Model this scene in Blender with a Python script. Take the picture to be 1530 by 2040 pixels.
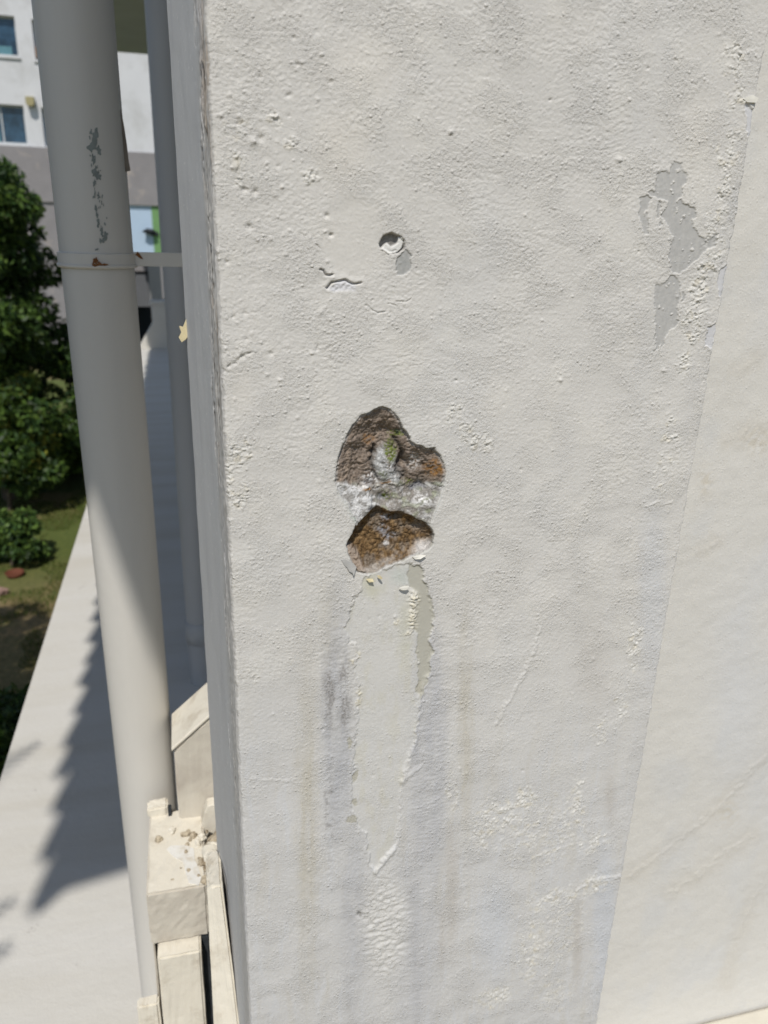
import bpy, math, random
import numpy as np
from mathutils import Matrix, Vector

for o in list(bpy.data.objects): bpy.data.objects.remove(o)
S = bpy.context.scene
H = 5.0                                   # camera height above the lawn

# ------------------------------------------------------------------ camera
F, CX, CY = 1532.0, 765.0, 1020.0         # focal length and centre in photo pixels (1530 x 2040)
def _n(v): v = np.array(v, float); return v / np.linalg.norm(v)
def _c(u, v): return np.array([(u - CX) / F, -(v - CY) / F, -1.0])
AZ = -_n(_c(640, 5200))                   # world up, seen from the camera
AY = _n(_c(350, 446)); AY = _n(AY - AZ * AY.dot(AZ))
AX = np.cross(AY, AZ)
cam_d = bpy.data.cameras.new('camera'); cam = bpy.data.objects.new('camera', cam_d)
S.collection.objects.link(cam); S.camera = cam
cam.matrix_world = Matrix([[*AX, 0], [*AY, 0], [*AZ, H], [0, 0, 0, 1]])
cam_d.sensor_fit = 'VERTICAL'; cam_d.sensor_height = 36.0; cam_d.sensor_width = 27.0
cam_d.lens = F / 2040 * 36.0
cam_d.clip_start = 0.02; cam_d.clip_end = 600
cam_d.dof.use_dof = True; cam_d.dof.focus_distance = 0.86; cam_d.dof.aperture_fstop = 6.2
S.render.resolution_x = 768; S.render.resolution_y = 1024

# ------------------------------------------------------------------ light
SUN = np.array([0.20, 0.70, -1.0])        # direction the light travels
world = bpy.data.worlds.new('World'); S.world = world; world.use_nodes = True
nt = world.node_tree; bg = nt.nodes['Background']
sky = nt.nodes.new('ShaderNodeTexSky'); sky.sky_type = 'NISHITA'; sky.sun_disc = False
sky.sun_elevation = math.atan2(1.0, math.hypot(SUN[0], SUN[1]))
sky.sun_rotation = math.atan2(-SUN[0], -SUN[1])
sky.dust_density = 0.6; sky.air_density = 1.0
nt.links.new(sky.outputs[0], bg.inputs[0]); bg.inputs[1].default_value = 0.09
sd = bpy.data.lights.new('sun', 'SUN'); sd.energy = 3.15; sd.angle = math.radians(0.55); sd.color = (1.0, 0.955, 0.885)
sun = bpy.data.objects.new('sun', sd); S.collection.objects.link(sun)
sun.rotation_euler = Vector(SUN).to_track_quat('-Z', 'Y').to_euler(); sun.location = (-2, -7, H + 12)
S.view_settings.view_transform = 'Standard'; S.view_settings.look = 'None'
S.view_settings.exposure = 0.17; S.view_settings.gamma = 1.0

# ------------------------------------------------------------------ helpers
def ray(u, v): d = _c(u, v); return np.array([d @ AX, d @ AY, d @ AZ])
def onY(u, v, y): r = ray(u, v); return r * (y / r[1])
def onX(u, v, x): r = ray(u, v); return r * (x / r[0])
def onZ(u, v, z): r = ray(u, v); return r * (z / r[2])
rng = np.random.default_rng(7); random.seed(7)

def tag(o, label=None, cat=None, group=None, kind=None):
    if label: o['label'] = label
    if cat: o['category'] = cat
    if group: o['group'] = group
    if kind: o['kind'] = kind
    return o
BASE = {}
def thing(name, loc, label, cat, group=None):
    o = bpy.data.objects.new(name, None); o.empty_display_size = 0.05
    S.collection.objects.link(o); o.location = (loc[0], loc[1], loc[2] + H)
    BASE[o.name] = np.array([loc[0], loc[1], loc[2] + H], float)
    return tag(o, label, cat, group)
def mesh(name, V, Fc, mat, parent=None, smooth=False, cols=None, mats=None):
    """V is camera-relative (z up, camera at 0); origin goes to the parent's base or the mesh's own foot."""
    V = np.asarray(V, np.float64).copy(); V[:, 2] += H
    base = BASE[parent.name] if parent is not None else np.array([V[:, 0].mean(), V[:, 1].mean(), V[:, 2].min()])
    V -= base
    me = bpy.data.meshes.new(name)
    if isinstance(Fc, np.ndarray):
        nf, k = Fc.shape
        me.vertices.add(len(V)); me.vertices.foreach_set('co', V.astype(np.float32).ravel())
        me.loops.add(nf * k); me.loops.foreach_set('vertex_index', Fc.astype(np.int32).ravel())
        me.polygons.add(nf); me.polygons.foreach_set('loop_start', np.arange(0, nf * k, k, dtype=np.int32))
        me.update(calc_edges=True); me.validate()
    else:
        me.from_pydata([tuple(p) for p in V], [], [tuple(f) for f in Fc]); me.update()
    if cols is not None:
        a = me.color_attributes.new('Col', 'FLOAT_COLOR', 'POINT')
        C = np.ones((len(V), 4), np.float32); C[:, :cols.shape[1]] = cols
        a.data.foreach_set('color', C.ravel())
    if smooth: me.polygons.foreach_set('use_smooth', np.ones(len(me.polygons), bool))
    for m in ([mat] if mats is None else mats): me.materials.append(m)
    o = bpy.data.objects.new(name, me); S.collection.objects.link(o)
    if parent is not None:
        o.parent = parent
    else:
        o.location = base
    BASE[o.name] = base
    return o
BOXF = [(0, 3, 2, 1), (4, 5, 6, 7), (0, 1, 5, 4), (1, 2, 6, 5), (2, 3, 7, 6), (3, 0, 4, 7)]
def boxv(x0, x1, y0, y1, z0, z1):
    return [(x0, y0, z0), (x1, y0, z0), (x1, y1, z0), (x0, y1, z0), (x0, y0, z1), (x1, y0, z1), (x1, y1, z1), (x0, y1, z1)]
def bevel(o, w, seg=2):
    m = o.modifiers.new('bevel', 'BEVEL'); m.width = w; m.segments = seg; m.limit_method = 'ANGLE'
    return o
def box(name, x0, x1, y0, y1, z0, z1, mat, parent=None, bev=0.0):
    o = mesh(name, boxv(x0, x1, y0, y1, z0, z1), BOXF, mat, parent)
    if bev: bevel(o, bev)
    return o
def prism(name, quad_front, quad_back, mat, parent=None, bev=0.0):
    n = len(quad_front); V = list(quad_front) + list(quad_back)
    Fc = [tuple(range(n)), tuple(range(2 * n - 1, n - 1, -1))] + [(i, i + n, (i + 1) % n + n, (i + 1) % n) for i in range(n)]
    o = mesh(name, V, Fc, mat, parent)
    me = o.data; import bmesh
    b = bmesh.new(); b.from_mesh(me); bmesh.ops.recalc_face_normals(b, faces=b.faces); b.to_mesh(me); b.free()
    if bev: bevel(o, bev)
    return o
def lathe(name, prof, cx, cy, mat, parent=None, seg=48, smooth=True):
    """prof: list of (radius, z)."""
    V = []; Fc = []
    for r, z in prof:
        for k in range(seg):
            a = 2 * math.pi * k / seg; V.append((cx + r * math.cos(a), cy + r * math.sin(a), z))
    for i in range(len(prof) - 1):
        for k in range(seg):
            Fc.append((i * seg + k, i * seg + (k + 1) % seg, (i + 1) * seg + (k + 1) % seg, (i + 1) * seg + k))
    return mesh(name, V, Fc, mat, parent, smooth)

# ------------------------------------------------------------------ numpy noise
def _hash(ix, iy, s):
    h = (ix.astype(np.int64) * 374761393 + iy.astype(np.int64) * 668265263 + s * 974634777) & 0xffffffff
    h = ((h ^ (h >> 13)) * 1274126177) & 0xffffffff
    h = ((h ^ (h >> 16)) * 2246822519) & 0xffffffff
    return ((h ^ (h >> 15)) & 0xffffff) / float(0x1000000)
_ang = np.random.default_rng(3).uniform(0, 2 * math.pi, 512 * 512); _TG = np.stack([np.cos(_ang), np.sin(_ang)], 1).astype(np.float32)
def noise(x, y, s=0):
    x = np.asarray(x, np.float32) + np.float32((s * 37.17) % 311); y = np.asarray(y, np.float32) + np.float32((s * 91.73) % 409)
    fx0 = np.floor(x); fy0 = np.floor(y); fx = x - fx0; fy = y - fy0; ix = fx0.astype(np.int32) & 511; iy = fy0.astype(np.int32) & 511
    ix1 = ((ix + 1) & 511) * 512; ix = ix * 512; iy1 = (iy + 1) & 511
    ux = fx * fx * fx * (fx * (fx * 6 - 15) + 10); uy = fy * fy * fy * (fy * (fy * 6 - 15) + 10)
    def g(k, dx, dy): t = _TG[k]; return t[..., 0] * (fx - dx) + t[..., 1] * (fy - dy)
    a = g(ix + iy, 0, 0); b = g(ix1 + iy, 1, 0); c = g(ix + iy1, 0, 1); d = g(ix1 + iy1, 1, 1)
    a = a + (b - a) * ux; c = c + (d - c) * ux
    return np.float32(1.5) * (a + (c - a) * uy)
def fbm(x, y, s=0, o=4, g=0.5):
    r = 0; a = 1.0
    for k in range(o): r = r + a * noise(x * 2 ** k, y * 2 ** k, s + 17 * k); a *= g
    return r
def worley(x, y, s=0):
    ix = np.floor(x); iy = np.floor(y); f1 = np.full(x.shape, 9.0); f2 = f1.copy(); cid = np.zeros(x.shape)
    for dx in (-1, 0, 1):
        for dy in (-1, 0, 1):
            px = ix + dx + _hash(ix + dx, iy + dy, s); py = iy + dy + _hash(ix + dx, iy + dy, s + 5)
            d = np.hypot(x - px, y - py); idv = _hash(ix + dx, iy + dy, s + 9)
            c = d < f1
            f2 = np.where(c, f1, np.minimum(f2, d)); cid = np.where(c, idv, cid); f1 = np.where(c, d, f1)
    return f1, f2, cid
def ss(a, b, x):
    t = np.clip((x - a) / (b - a), 0, 1); return t * t * (3 - 2 * t)
def mix(C, col, m):
    return C + (np.asarray(col, np.float32)[None, :] - C) * m.astype(np.float32)[:, None]

# ------------------------------------------------------------------ materials
def new_mat(name):
    m = bpy.data.materials.new(name); m.use_nodes = True
    n = m.node_tree.nodes; return m, n, m.node_tree.links, n['Principled BSDF']
def nd(n, t, **k):
    x = n.new(t)
    for a, b in k.items():
        if a in x.inputs: x.inputs[a].default_value = b
        else: setattr(x, a, b)
    return x
def ramp(n, stops):
    r = n.new('ShaderNodeValToRGB'); e = r.color_ramp.elements
    while len(e) < len(stops): e.new(0.5)
    for q, (p, c) in zip(e, stops): q.position = p; q.color = (*c, 1)
    return r
def plain(name, col, rough=0.7, var=0.12, scale=8.0, bump=0.0, bscale=60.0, stain=None, stain_scale=3.0, stretch=(1, 1, 1), spec=0.3, sh=(0.5, 0.68)):
    """object-space mottled colour with optional stains and bump"""
    m, n, l, p = new_mat(name)
    tc = nd(n, 'ShaderNodeTexCoord'); mp = nd(n, 'ShaderNodeMapping'); mp.inputs['Scale'].default_value = stretch
    l.new(tc.outputs['Object'], mp.inputs[0])
    t = nd(n, 'ShaderNodeTexNoise', Scale=scale, Detail=6.0, Roughness=0.6); l.new(mp.outputs[0], t.inputs[0])
    c = np.array(col); r = ramp(n, [(0.25, tuple(c * (1 - var))), (0.75, tuple(np.minimum(c * (1 + var), 0.9)))])
    l.new(t.outputs[0], r.inputs[0]); out = r.outputs[0]
    if stain is not None:
        t2 = nd(n, 'ShaderNodeTexNoise', Scale=stain_scale, Detail=7.0, Roughness=0.65, Distortion=0.4); l.new(mp.outputs[0], t2.inputs[0])
        mr = nd(n, 'ShaderNodeMapRange'); mr.inputs[1].default_value = sh[0]; mr.inputs[2].default_value = sh[1]
        l.new(t2.outputs[0], mr.inputs[0])
        mx = nd(n, 'ShaderNodeMix', data_type='RGBA'); l.new(mr.outputs[0], mx.inputs[0]); l.new(out, mx.inputs[6]); mx.inputs[7].default_value = (*stain, 1)
        out = mx.outputs[2]
    l.new(out, p.inputs['Base Color']); p.inputs['Roughness'].default_value = rough; p.inputs['Specular IOR Level'].default_value = spec
    if bump:
        t3 = nd(n, 'ShaderNodeTexNoise', Scale=bscale, Detail=5.0, Roughness=0.6); l.new(tc.outputs['Object'], t3.inputs[0])
        b = nd(n, 'ShaderNodeBump', Strength=1.0, Distance=bump); l.new(t3.outputs[0], b.inputs['Height']); l.new(b.outputs[0], p.inputs['Normal'])
    return m
def vcol_mat(name, rough=0.75, bump=0.0002, bscale=900.0, var=0.05, spec=0.25):
    """albedo from the 'Col' attribute, fine grain from noise"""
    m, n, l, p = new_mat(name)
    a = nd(n, 'ShaderNodeVertexColor', layer_name='Col'); tc = nd(n, 'ShaderNodeTexCoord')
    t = nd(n, 'ShaderNodeTexNoise', Scale=bscale, Detail=4.0, Roughness=0.6); l.new(tc.outputs['Object'], t.inputs[0])
    mr = nd(n, 'ShaderNodeMapRange'); mr.inputs[1].default_value = 0.3; mr.inputs[2].default_value = 0.7
    mr.inputs[3].default_value = 1 - var; mr.inputs[4].default_value = 1 + var; l.new(t.outputs[0], mr.inputs[0])
    vm = nd(n, 'ShaderNodeVectorMath', operation='SCALE'); l.new(a.outputs[0], vm.inputs[0]); l.new(mr.outputs[0], vm.inputs['Scale'])
    l.new(vm.outputs[0], p.inputs['Base Color']); p.inputs['Roughness'].default_value = rough; p.inputs['Specular IOR Level'].default_value = spec
    if bump:
        b = nd(n, 'ShaderNodeBump', Strength=1.0, Distance=bump); l.new(t.outputs[0], b.inputs['Height']); l.new(b.outputs[0], p.inputs['Normal'])
    return m
CREAM = (0.662, 0.642, 0.607)
def paint_mat():
    m, n, l, p = new_mat('cream_wall_paint'); a = nd(n, 'ShaderNodeVertexColor', layer_name='Col'); tc = nd(n, 'ShaderNodeTexCoord')
    t = nd(n, 'ShaderNodeTexNoise', Scale=330.0, Detail=5.0, Roughness=0.7); l.new(tc.outputs['Object'], t.inputs[0])
    vo = nd(n, 'ShaderNodeTexVoronoi', Scale=210.0); vo.inputs['Randomness'].default_value = 1.0; l.new(tc.outputs['Object'], vo.inputs['Vector'])
    dt = nd(n, 'ShaderNodeMapRange'); dt.inputs[1].default_value = 0.45; dt.inputs[2].default_value = 0.0; dt.inputs[3].default_value = 0.0; dt.inputs[4].default_value = 1.0; l.new(vo.outputs['Distance'], dt.inputs[0])
    sp = nd(n, 'ShaderNodeSeparateColor'); l.new(vo.outputs['Color'], sp.inputs[0])
    pk = nd(n, 'ShaderNodeMapRange'); pk.inputs[1].default_value = 0.45; pk.inputs[2].default_value = 1.0; l.new(sp.outputs[0], pk.inputs[0])
    gm = nd(n, 'ShaderNodeMath', operation='MULTIPLY'); l.new(dt.outputs[0], gm.inputs[0]); l.new(pk.outputs[0], gm.inputs[1])
    hh = nd(n, 'ShaderNodeMath', operation='MULTIPLY_ADD'); l.new(gm.outputs[0], hh.inputs[0]); hh.inputs[1].default_value = 0.75; l.new(t.outputs[0], hh.inputs[2])
    ha = nd(n, 'ShaderNodeMath', operation='MULTIPLY'); l.new(hh.outputs[0], ha.inputs[0]); l.new(a.outputs['Alpha'], ha.inputs[1])
    b = nd(n, 'ShaderNodeBump', Strength=1.0, Distance=0.0015); l.new(ha.outputs[0], b.inputs['Height']); l.new(b.outputs[0], p.inputs['Normal'])
    mr = nd(n, 'ShaderNodeMapRange'); mr.inputs[1].default_value = 0.3; mr.inputs[2].default_value = 0.7; mr.inputs[3].default_value = 0.955; mr.inputs[4].default_value = 1.04; l.new(t.outputs[0], mr.inputs[0])
    vm = nd(n, 'ShaderNodeVectorMath', operation='SCALE'); l.new(a.outputs[0], vm.inputs[0]); l.new(mr.outputs[0], vm.inputs['Scale']); l.new(vm.outputs[0], p.inputs['Base Color'])
    p.inputs['Roughness'].default_value = 0.75; p.inputs['Specular IOR Level'].default_value = 0.2
    return m
M = {}
M['paint'] = paint_mat()
M['masonry'] = vcol_mat('exposed_masonry', 0.95, 0.0009, 420.0, 0.28, 0.1)
M['side'] = vcol_mat('side_face_paint', 0.6, 0.0002, 900.0, 0.04)
M['rough_paint'] = plain('plain_wall_paint', CREAM, 0.75, 0.05, 6, 0.0006, 180)
M['flake'] = plain('paint_flake', (0.66, 0.64, 0.58), 0.7, 0.12, 60)
M['flake_grey'] = plain('grey_paint_flake', (0.40, 0.392, 0.375), 0.75, 0.1, 60)
M['flake_cream'] = plain('cream_paint_chip', (0.62, 0.54, 0.34), 0.7, 0.15, 60)
M['pipe'] = plain('painted_pvc', (0.59, 0.57, 0.53), 0.45, 0.07, 6, 0.0005, 45, stain=(0.46, 0.43, 0.38), stain_scale=5.0, stretch=(1, 1, 0.12), spec=0.4, sh=(0.54, 0.75))
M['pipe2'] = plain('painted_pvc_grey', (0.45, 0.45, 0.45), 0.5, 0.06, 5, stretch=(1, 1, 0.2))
M['verdigris'] = plain('bare_pipe_patch', (0.22, 0.245, 0.235), 0.7, 0.3, 60)
M['rust'] = plain('rust', (0.17, 0.075, 0.028), 0.9, 0.4, 90)
M['strip'] = plain('brown_peeled_strip', (0.19, 0.165, 0.135), 0.8, 0.2, 30)
M['sill'] = plain('cream_sill', (0.69, 0.645, 0.55), 0.8, 0.07, 14, 0.0016, 60, stain=(0.46, 0.40, 0.31), stain_scale=16.0, sh=(0.54, 0.76))
M['rledge'] = plain('pale_ledge', (0.62, 0.58, 0.49), 0.8, 0.06, 14, 0.001, 60)
M['sillfront'] = plain('cream_sill_dirty', (0.57, 0.53, 0.455), 0.8, 0.08, 18, 0.001, 70, stain=(0.45, 0.405, 0.345), stain_scale=11.0, sh=(0.46, 0.72))
M['mortar'] = plain('crumbled_mortar', (0.50, 0.43, 0.32), 0.95, 0.25, 40, 0.003, 120, stain=(0.24, 0.19, 0.13), stain_scale=40.0, sh=(0.46, 0.6))
M['whitewash'] = plain('white_lime_patch', (0.70, 0.685, 0.645), 0.85, 0.08, 30, 0.001, 90, stain=(0.56, 0.51, 0.42), stain_scale=40.0)
M['black'] = plain('black_and_gap_shade', (0.03, 0.035, 0.04), 0.9, 0.3, 30)  # near-black; also paints the shade inside gaps and the outbuilding opening
M['wire'] = plain('thin_wire', (0.16, 0.16, 0.16), 0.6, 0.2, 30)

# ================================================================== the damaged pillar
XL, XR, YF = 0.0355, 0.613, 0.80
ZT, ZB = 0.27, -1.33
NC, NR = 560, 1340
xs = np.linspace(XL, XR, NC)
vv = np.linspace(0, 1, NR)                              # rows spaced closer where the camera is nearer
tt = np.linspace(math.atan2(ZT, YF), math.atan2(ZB, YF), NR); zs = YF * np.tan(tt)
GX, GZ = np.meshgrid(xs, zs); gx = GX.ravel().astype(np.float32); gz = GZ.ravel().astype(np.float32)
pc = np.stack([gx, np.full_like(gx, YF), gz], 1)
cam_c = pc @ np.stack([AX, AY, AZ]).astype(np.float32)                     # to camera axes
px = CX + F * cam_c[:, 0] / -cam_c[:, 2]; py = CY - F * cam_c[:, 1] / -cam_c[:, 2]   # layout survey of the wall, in survey units
X = gx * 1000; Zm = gz * 1000                           # millimetres
wx = px + 5 * noise(X / 14, Zm / 14, 901) + 2.2 * noise(X / 5, Zm / 5, 902) + 1.0 * noise(X / 2.2, Zm / 2.2, 903)
wy = py + 5 * noise(X / 14, Zm / 14, 911) + 2.2 * noise(X / 5, Zm / 5, 912) + 1.0 * noise(X / 2.2, Zm / 2.2, 913)
def blob(cx, cy, rx, ry, soft=0.6, ang=0.0, warp=True):
    a, b = (wx, wy) if warp else (px, py)
    c, s = math.cos(math.radians(ang)), math.sin(math.radians(ang))
    dx = a - cx; dy = b - cy
    R = max(rx, ry); k = np.flatnonzero((np.abs(dx) < R) & (np.abs(dy) < R)); dx = dx[k]; dy = dy[k]
    out = np.zeros(px.shape, np.float32)
    out[k] = 1 - ss(1 - soft, 1, np.hypot((dx * c + dy * s) / rx, (-dx * s + dy * c) / ry)); return out
def poly(pts, warp=1.0, pad=40):
    P = np.array(pts, float); a = px + (wx - px) * warp; b = py + (wy - py) * warp
    out = np.full(px.shape, 99.0, np.float32)
    k = (a > P[:, 0].min() - pad) & (a < P[:, 0].max() + pad) & (b > P[:, 1].min() - pad) & (b < P[:, 1].max() + pad)
    x = a[k]; y = b[k]; d = np.full(x.shape, 1e9); ins = np.zeros(x.shape, bool); n = len(P)
    for i in range(n):
        x0, y0 = P[i]; x1, y1 = P[(i + 1) % n]; ex, ey = x1 - x0, y1 - y0
        t = np.clip(((x - x0) * ex + (y - y0) * ey) / (ex * ex + ey * ey + 1e-9), 0, 1)
        d = np.minimum(d, np.hypot(x - x0 - t * ex, y - y0 - t * ey))
        if y0 != y1:
            c = ((y0 > y) != (y1 > y)) & (x < (x1 - x0) * (y - y0) / (y1 - y0) + x0); ins ^= c
    out[k] = np.where(ins, -d, d); return out
def line(pts, warp=0.6, pad=40):
    P = np.array(pts, float); a = px + (wx - px) * warp; b = py + (wy - py) * warp
    out = np.full(px.shape, 99.0, np.float32)
    k = (a > P[:, 0].min() - pad) & (a < P[:, 0].max() + pad) & (b > P[:, 1].min() - pad) & (b < P[:, 1].max() + pad)
    x = a[k]; y = b[k]; d = np.full(x.shape, 1e9)
    for i in range(len(P) - 1):
        x0, y0 = P[i]; x1, y1 = P[i + 1]; ex, ey = x1 - x0, y1 - y0
        t = np.clip(((x - x0) * ex + (y - y0) * ey) / (ex * ex + ey * ey + 1e-9), 0, 1)
        d = np.minimum(d, np.hypot(x - x0 - t * ex, y - y0 - t * ey))
    out[k] = d; return out
def cr(pts, ox, oy, s): return [(ox + a / s, oy + b / s) for a, b in pts]

# ---- colour and relief fields (mm, + = towards the viewer)
n_big = fbm(X / 160, Zm / 200, 1, 3); n_mid = fbm(X / 45, Zm / 60, 2, 4)
grain = fbm(X / 5.5, Zm / 4.6, 3, 3, 0.6); fine = noise(X / 2.1, Zm / 1.9, 4)
C = np.tile(np.array(CREAM, np.float32), (len(X), 1))
h = 1.2 * n_big + 0.22 * n_mid
amp = 0.45 + 0.9 * ss(-0.5, 0.6, fbm(X / 70, Zm / 55, 14, 3))
g2 = noise(X / 3.4 + 0.8 * noise(X / 9, Zm / 9, 15), Zm / 2.7 + 0.8 * noise(X / 9, Zm / 9, 16), 17); g3 = np.abs(noise(X / 7.0, Zm / 5.0, 18))
tex = amp * (0.20 * grain + 0.17 * g2 + 0.10 * fine - 0.22 * g3)    # stipple
# trowel and brush sweeps
cxs, cys = 1000, 60
for (cx, cy, R, sd_, m) in [(1500, 900, 7.0, 21, blob(1200, 300, 330, 330, 0.8)), (300, -200, 6.0, 22, blob(620, 500, 260, 200, 0.9)),
                            (900, 1500, 6.0, 23, blob(720, 700, 330, 140, 0.9)), (1150, 1000, 6.5, 24, blob(1050, 520, 220, 150, 0.9))]:
    rr = np.hypot(px - cx, py - cy); th = np.arctan2(py - cy, px - cx)
    tex = tex + m * ss(-0.35, 0.5, fbm(X / 40, Zm / 30, sd_ + 3, 2)) * (0.20 * noise(rr / R, th * 30, sd_) + 0.20 * noise(rr / (R * 0.5), th * 45, sd_ + 7))
smooth = np.clip(0.85 * blob(700, 470, 85, 105, 0.5) + 0.5 * blob(1120, 1500, 260, 380, 0.9) + 0.5 * blob(540, 1500, 120, 500, 0.8) + 0.35 * blob(1130, 800, 240, 260, 0.8), 0, 0.92)
# colour drift: warm and bluish washes
C = mix(C, (0.71, 0.685, 0.635), ss(0.0, 0.9, n_mid + 0.6 * n_big) * 0.5)
C = mix(C, (0.625, 0.625, 0.62), ss(0.1, 0.9, fbm(X / 110, Zm / 200, 5, 3)) * 0.25)
C = mix(C, (0.60, 0.602, 0.612), ss(1150, 1700, py) * 0.42)
C = mix(C, (0.72, 0.68, 0.61), 0.45 * blob(680, 300, 90, 120, 0.9) + 0.35 * blob(1390, 270, 60, 130, 0.9) + 0.3 * blob(720, 130, 120, 90, 0.9) + 0.3 * blob(480, 780, 40, 90, 0.9))
SX = X + 9 * noise(X / 50, Zm / 90, 62)
streak = fbm(SX / 9, Zm / 120, 6, 3)
streak2 = fbm(SX / 18, Zm / 170, 61, 3)
C = mix(C, (0.545, 0.53, 0.505), ss(0.05, 0.9, fbm(X / 130, Zm / 150, 63, 4, 0.5)) * 0.22)
C = mix(C, (0.53, 0.525, 0.515), np.clip(blob(1440, 560, 60, 480, 0.8, 10) * ss(-0.3, 0.5, fbm(X / 22, Zm / 40, 64, 3)) * 0.55 + blob(1180, 230, 260, 130, 0.9, 30) * 0.22, 0, 1))
C = mix(C, (0.42, 0.405, 0.38), 0.35 * ss(0.55, 0.75, noise(X / 4.5, Zm / 4.5, 65)) * ss(0.0, 0.6, n_mid))
low = ss(1250, 1700, py)
C = mix(C, (0.60, 0.575, 0.525), np.clip(low * ss(0.15, 0.9, streak2) * 0.55, 0, 1))
C = mix(C, (0.65, 0.655, 0.668), np.clip(low * ss(0.2, 0.8, streak) * 0.5, 0, 1))

# drips either side of the peeled run below the hole
wetL = np.maximum(blob(672, 1440, 46, 360, 0.6), 0.8 * blob(705, 1850, 50, 330, 0.8)); wetR = np.maximum(blob(852, 1500, 52, 400, 0.6), 0.8 * blob(830, 1900, 70, 330, 0.8))
C = mix(C, (0.505, 0.505, 0.518), np.clip(wetL * (0.65 + 0.4 * streak2), 0, 1)); C = mix(C, (0.515, 0.515, 0.53), np.clip(wetR * (0.7 + 0.35 * streak2), 0, 1))
yel = blob(612, 1640, 34, 480, 0.9) * 0.75 + blob(928, 1450, 24, 340, 0.9) * 0.7 + blob(655, 1230, 30, 130, 0.9) * 0.4
C = mix(C, (0.565, 0.53, 0.45), np.clip(yel * (0.8 + 0.6 * streak), 0, 0.8))
C = mix(C, (0.54, 0.508, 0.465), np.clip(blob(900, 1760, 22, 230, 0.9) * 0.6 + blob(1215, 1590, 18, 90, 0.9) * 0.6 + blob(1150, 1870, 16, 150, 0.9) * 0.7 + blob(1180, 1330, 60, 160, 0.9) * 0.35 + blob(880, 1870, 12, 120, 0.9) * 0.5, 0, 0.8))
C = mix(C, (0.62, 0.63, 0.65), np.clip(blob(985, 1850, 50, 150, 0.8) * 0.8 + blob(1205, 1850, 34, 260, 0.7) * 0.9 + blob(1300, 1180, 40, 280, 0.8) * 0.5, 0, 0.9))
tex = tex + wetR * 0.40 * noise(X / 16 + 0.4 * n_mid, Zm / 4.5, 31) + wetL * 0.3 * noise(X / 8, Zm / 5.5, 32)
# left grey mould
mould = np.clip(blob(672, 1380, 40, 120, 0.8) * 1.35 * (0.3 + 0.7 * ss(-0.3, 0.4, fbm(X / 2.6, Zm / 3.2, 33, 2))) * ss(-0.5, 0.5, fbm(X / 14, Zm / 34, 36, 3)), 0, 1) + 0.55 * blob(655, 1620, 18, 150, 0.9) * ss(0.05, 0.5, fbm(X / 7, Zm / 9, 34, 3))
C = mix(C, (0.30, 0.285, 0.275), np.clip(mould * 1.15, 0, 0.85)); tex = tex + 0.5 * mould * noise(X / 3.5, Zm / 3.5, 35)

# crumbly flaking zones
crumb = np.zeros(len(X))
for (cx, cy, rx, ry, a, k) in [(548, 240, 22, 26, 0, 1), (572, 285, 34, 22, 0, .9), (616, 350, 44, 26, 10, .8), (478, 900, 34, 48, 0, 1.1), (480, 990, 34, 38, 0, 1), (455, 960, 16, 60, 0, 1.2),
        (905, 820, 28, 40, 30, .7), (945, 870, 55, 34, 35, 1), (970, 890, 30, 22, 20, .8),
        (1465, 120, 50, 60, 0, .7), (1470, 200, 40, 45, 0, .8), (1450, 300, 30, 70, 8, 1), (1440, 370, 26, 40, 0, .9), (1425, 430, 34, 36, 0, .8), (1430, 500, 30, 40, 0, .6), (1395, 580, 34, 56, 8, 1.3), (1380, 650, 30, 54, 10, 1.2), (1365, 720, 30, 40, 10, 1),
        (1265, 1290, 22, 80, 6, 1), (1240, 1400, 26, 60, 10, .6), (1200, 1450, 22, 60, 10, .5), (990, 1625, 60, 50, -20, 1), (1045, 1590, 45, 38, 0, .9), (960, 1660, 44, 60, 0, .7),
        (1150, 1600, 26, 90, 5, .7), (1180, 1680, 60, 40, -20, .6), (1110, 1790, 110, 34, -12, .8), (1190, 1760, 55, 28, -14, .8), (1060, 1890, 36, 110, 8, .8), (985, 1985, 60, 34, -25, .9), (1100, 1980, 60, 60, 0, .5), (900, 1590, 22, 80, 0, .5), (505, 1340, 30, 30, 0, .5), (1440, 720, 16, 100, 12, .6), (1425, 470, 36, 330, 12, .62), (1080, 1660, 150, 110, -20, .5), (1110, 1850, 90, 150, 10, .45), (1330, 900, 40, 160, 12, .45), (470, 300, 50, 160, 0, .4)]:
    crumb = np.maximum(crumb, k * blob(cx, cy, rx, ry, 0.75, a))
cn = ss(-0.6, 0.2, fbm(X / 13, Zm / 13, 41, 3)); crumb = ss(0.02, 0.75, crumb + 0.45 * fbm(X / 11, Zm / 11, 47, 3) * ss(0, 0.3, crumb) - 0.12) * cn
f1, f2, cid = worley(X / 4.3 + 0.5 * noise(X / 3, Zm / 3, 43), Zm / 3.5 + 0.5 * noise(X / 3, Zm / 3, 44), 42)
h = h + crumb * (2.3 * (cid - 0.45) * ss(0.02, 0.2, f2 - f1) + 0.9 * noise(X / 2.3, Zm / 2.3, 46) + 0.6 * noise(X / 5, Zm / 4, 48) + 0.15)
C = mix(C, (0.74, 0.725, 0.685), np.clip(crumb * 0.8, 0, 1))  # whitish flaking, with crumb highlights put into the colour as well
C = mix(C, (0.58, 0.55, 0.49), np.clip(0.7 * crumb * ss(0.3, 0.0, f2 - f1), 0, 1))
C = mix(C, (0.62, 0.57, 0.46), np.clip(0.5 * crumb * ss(0.2, 0.5, noise(X / 12, Zm / 12, 45)), 0, 1))

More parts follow.
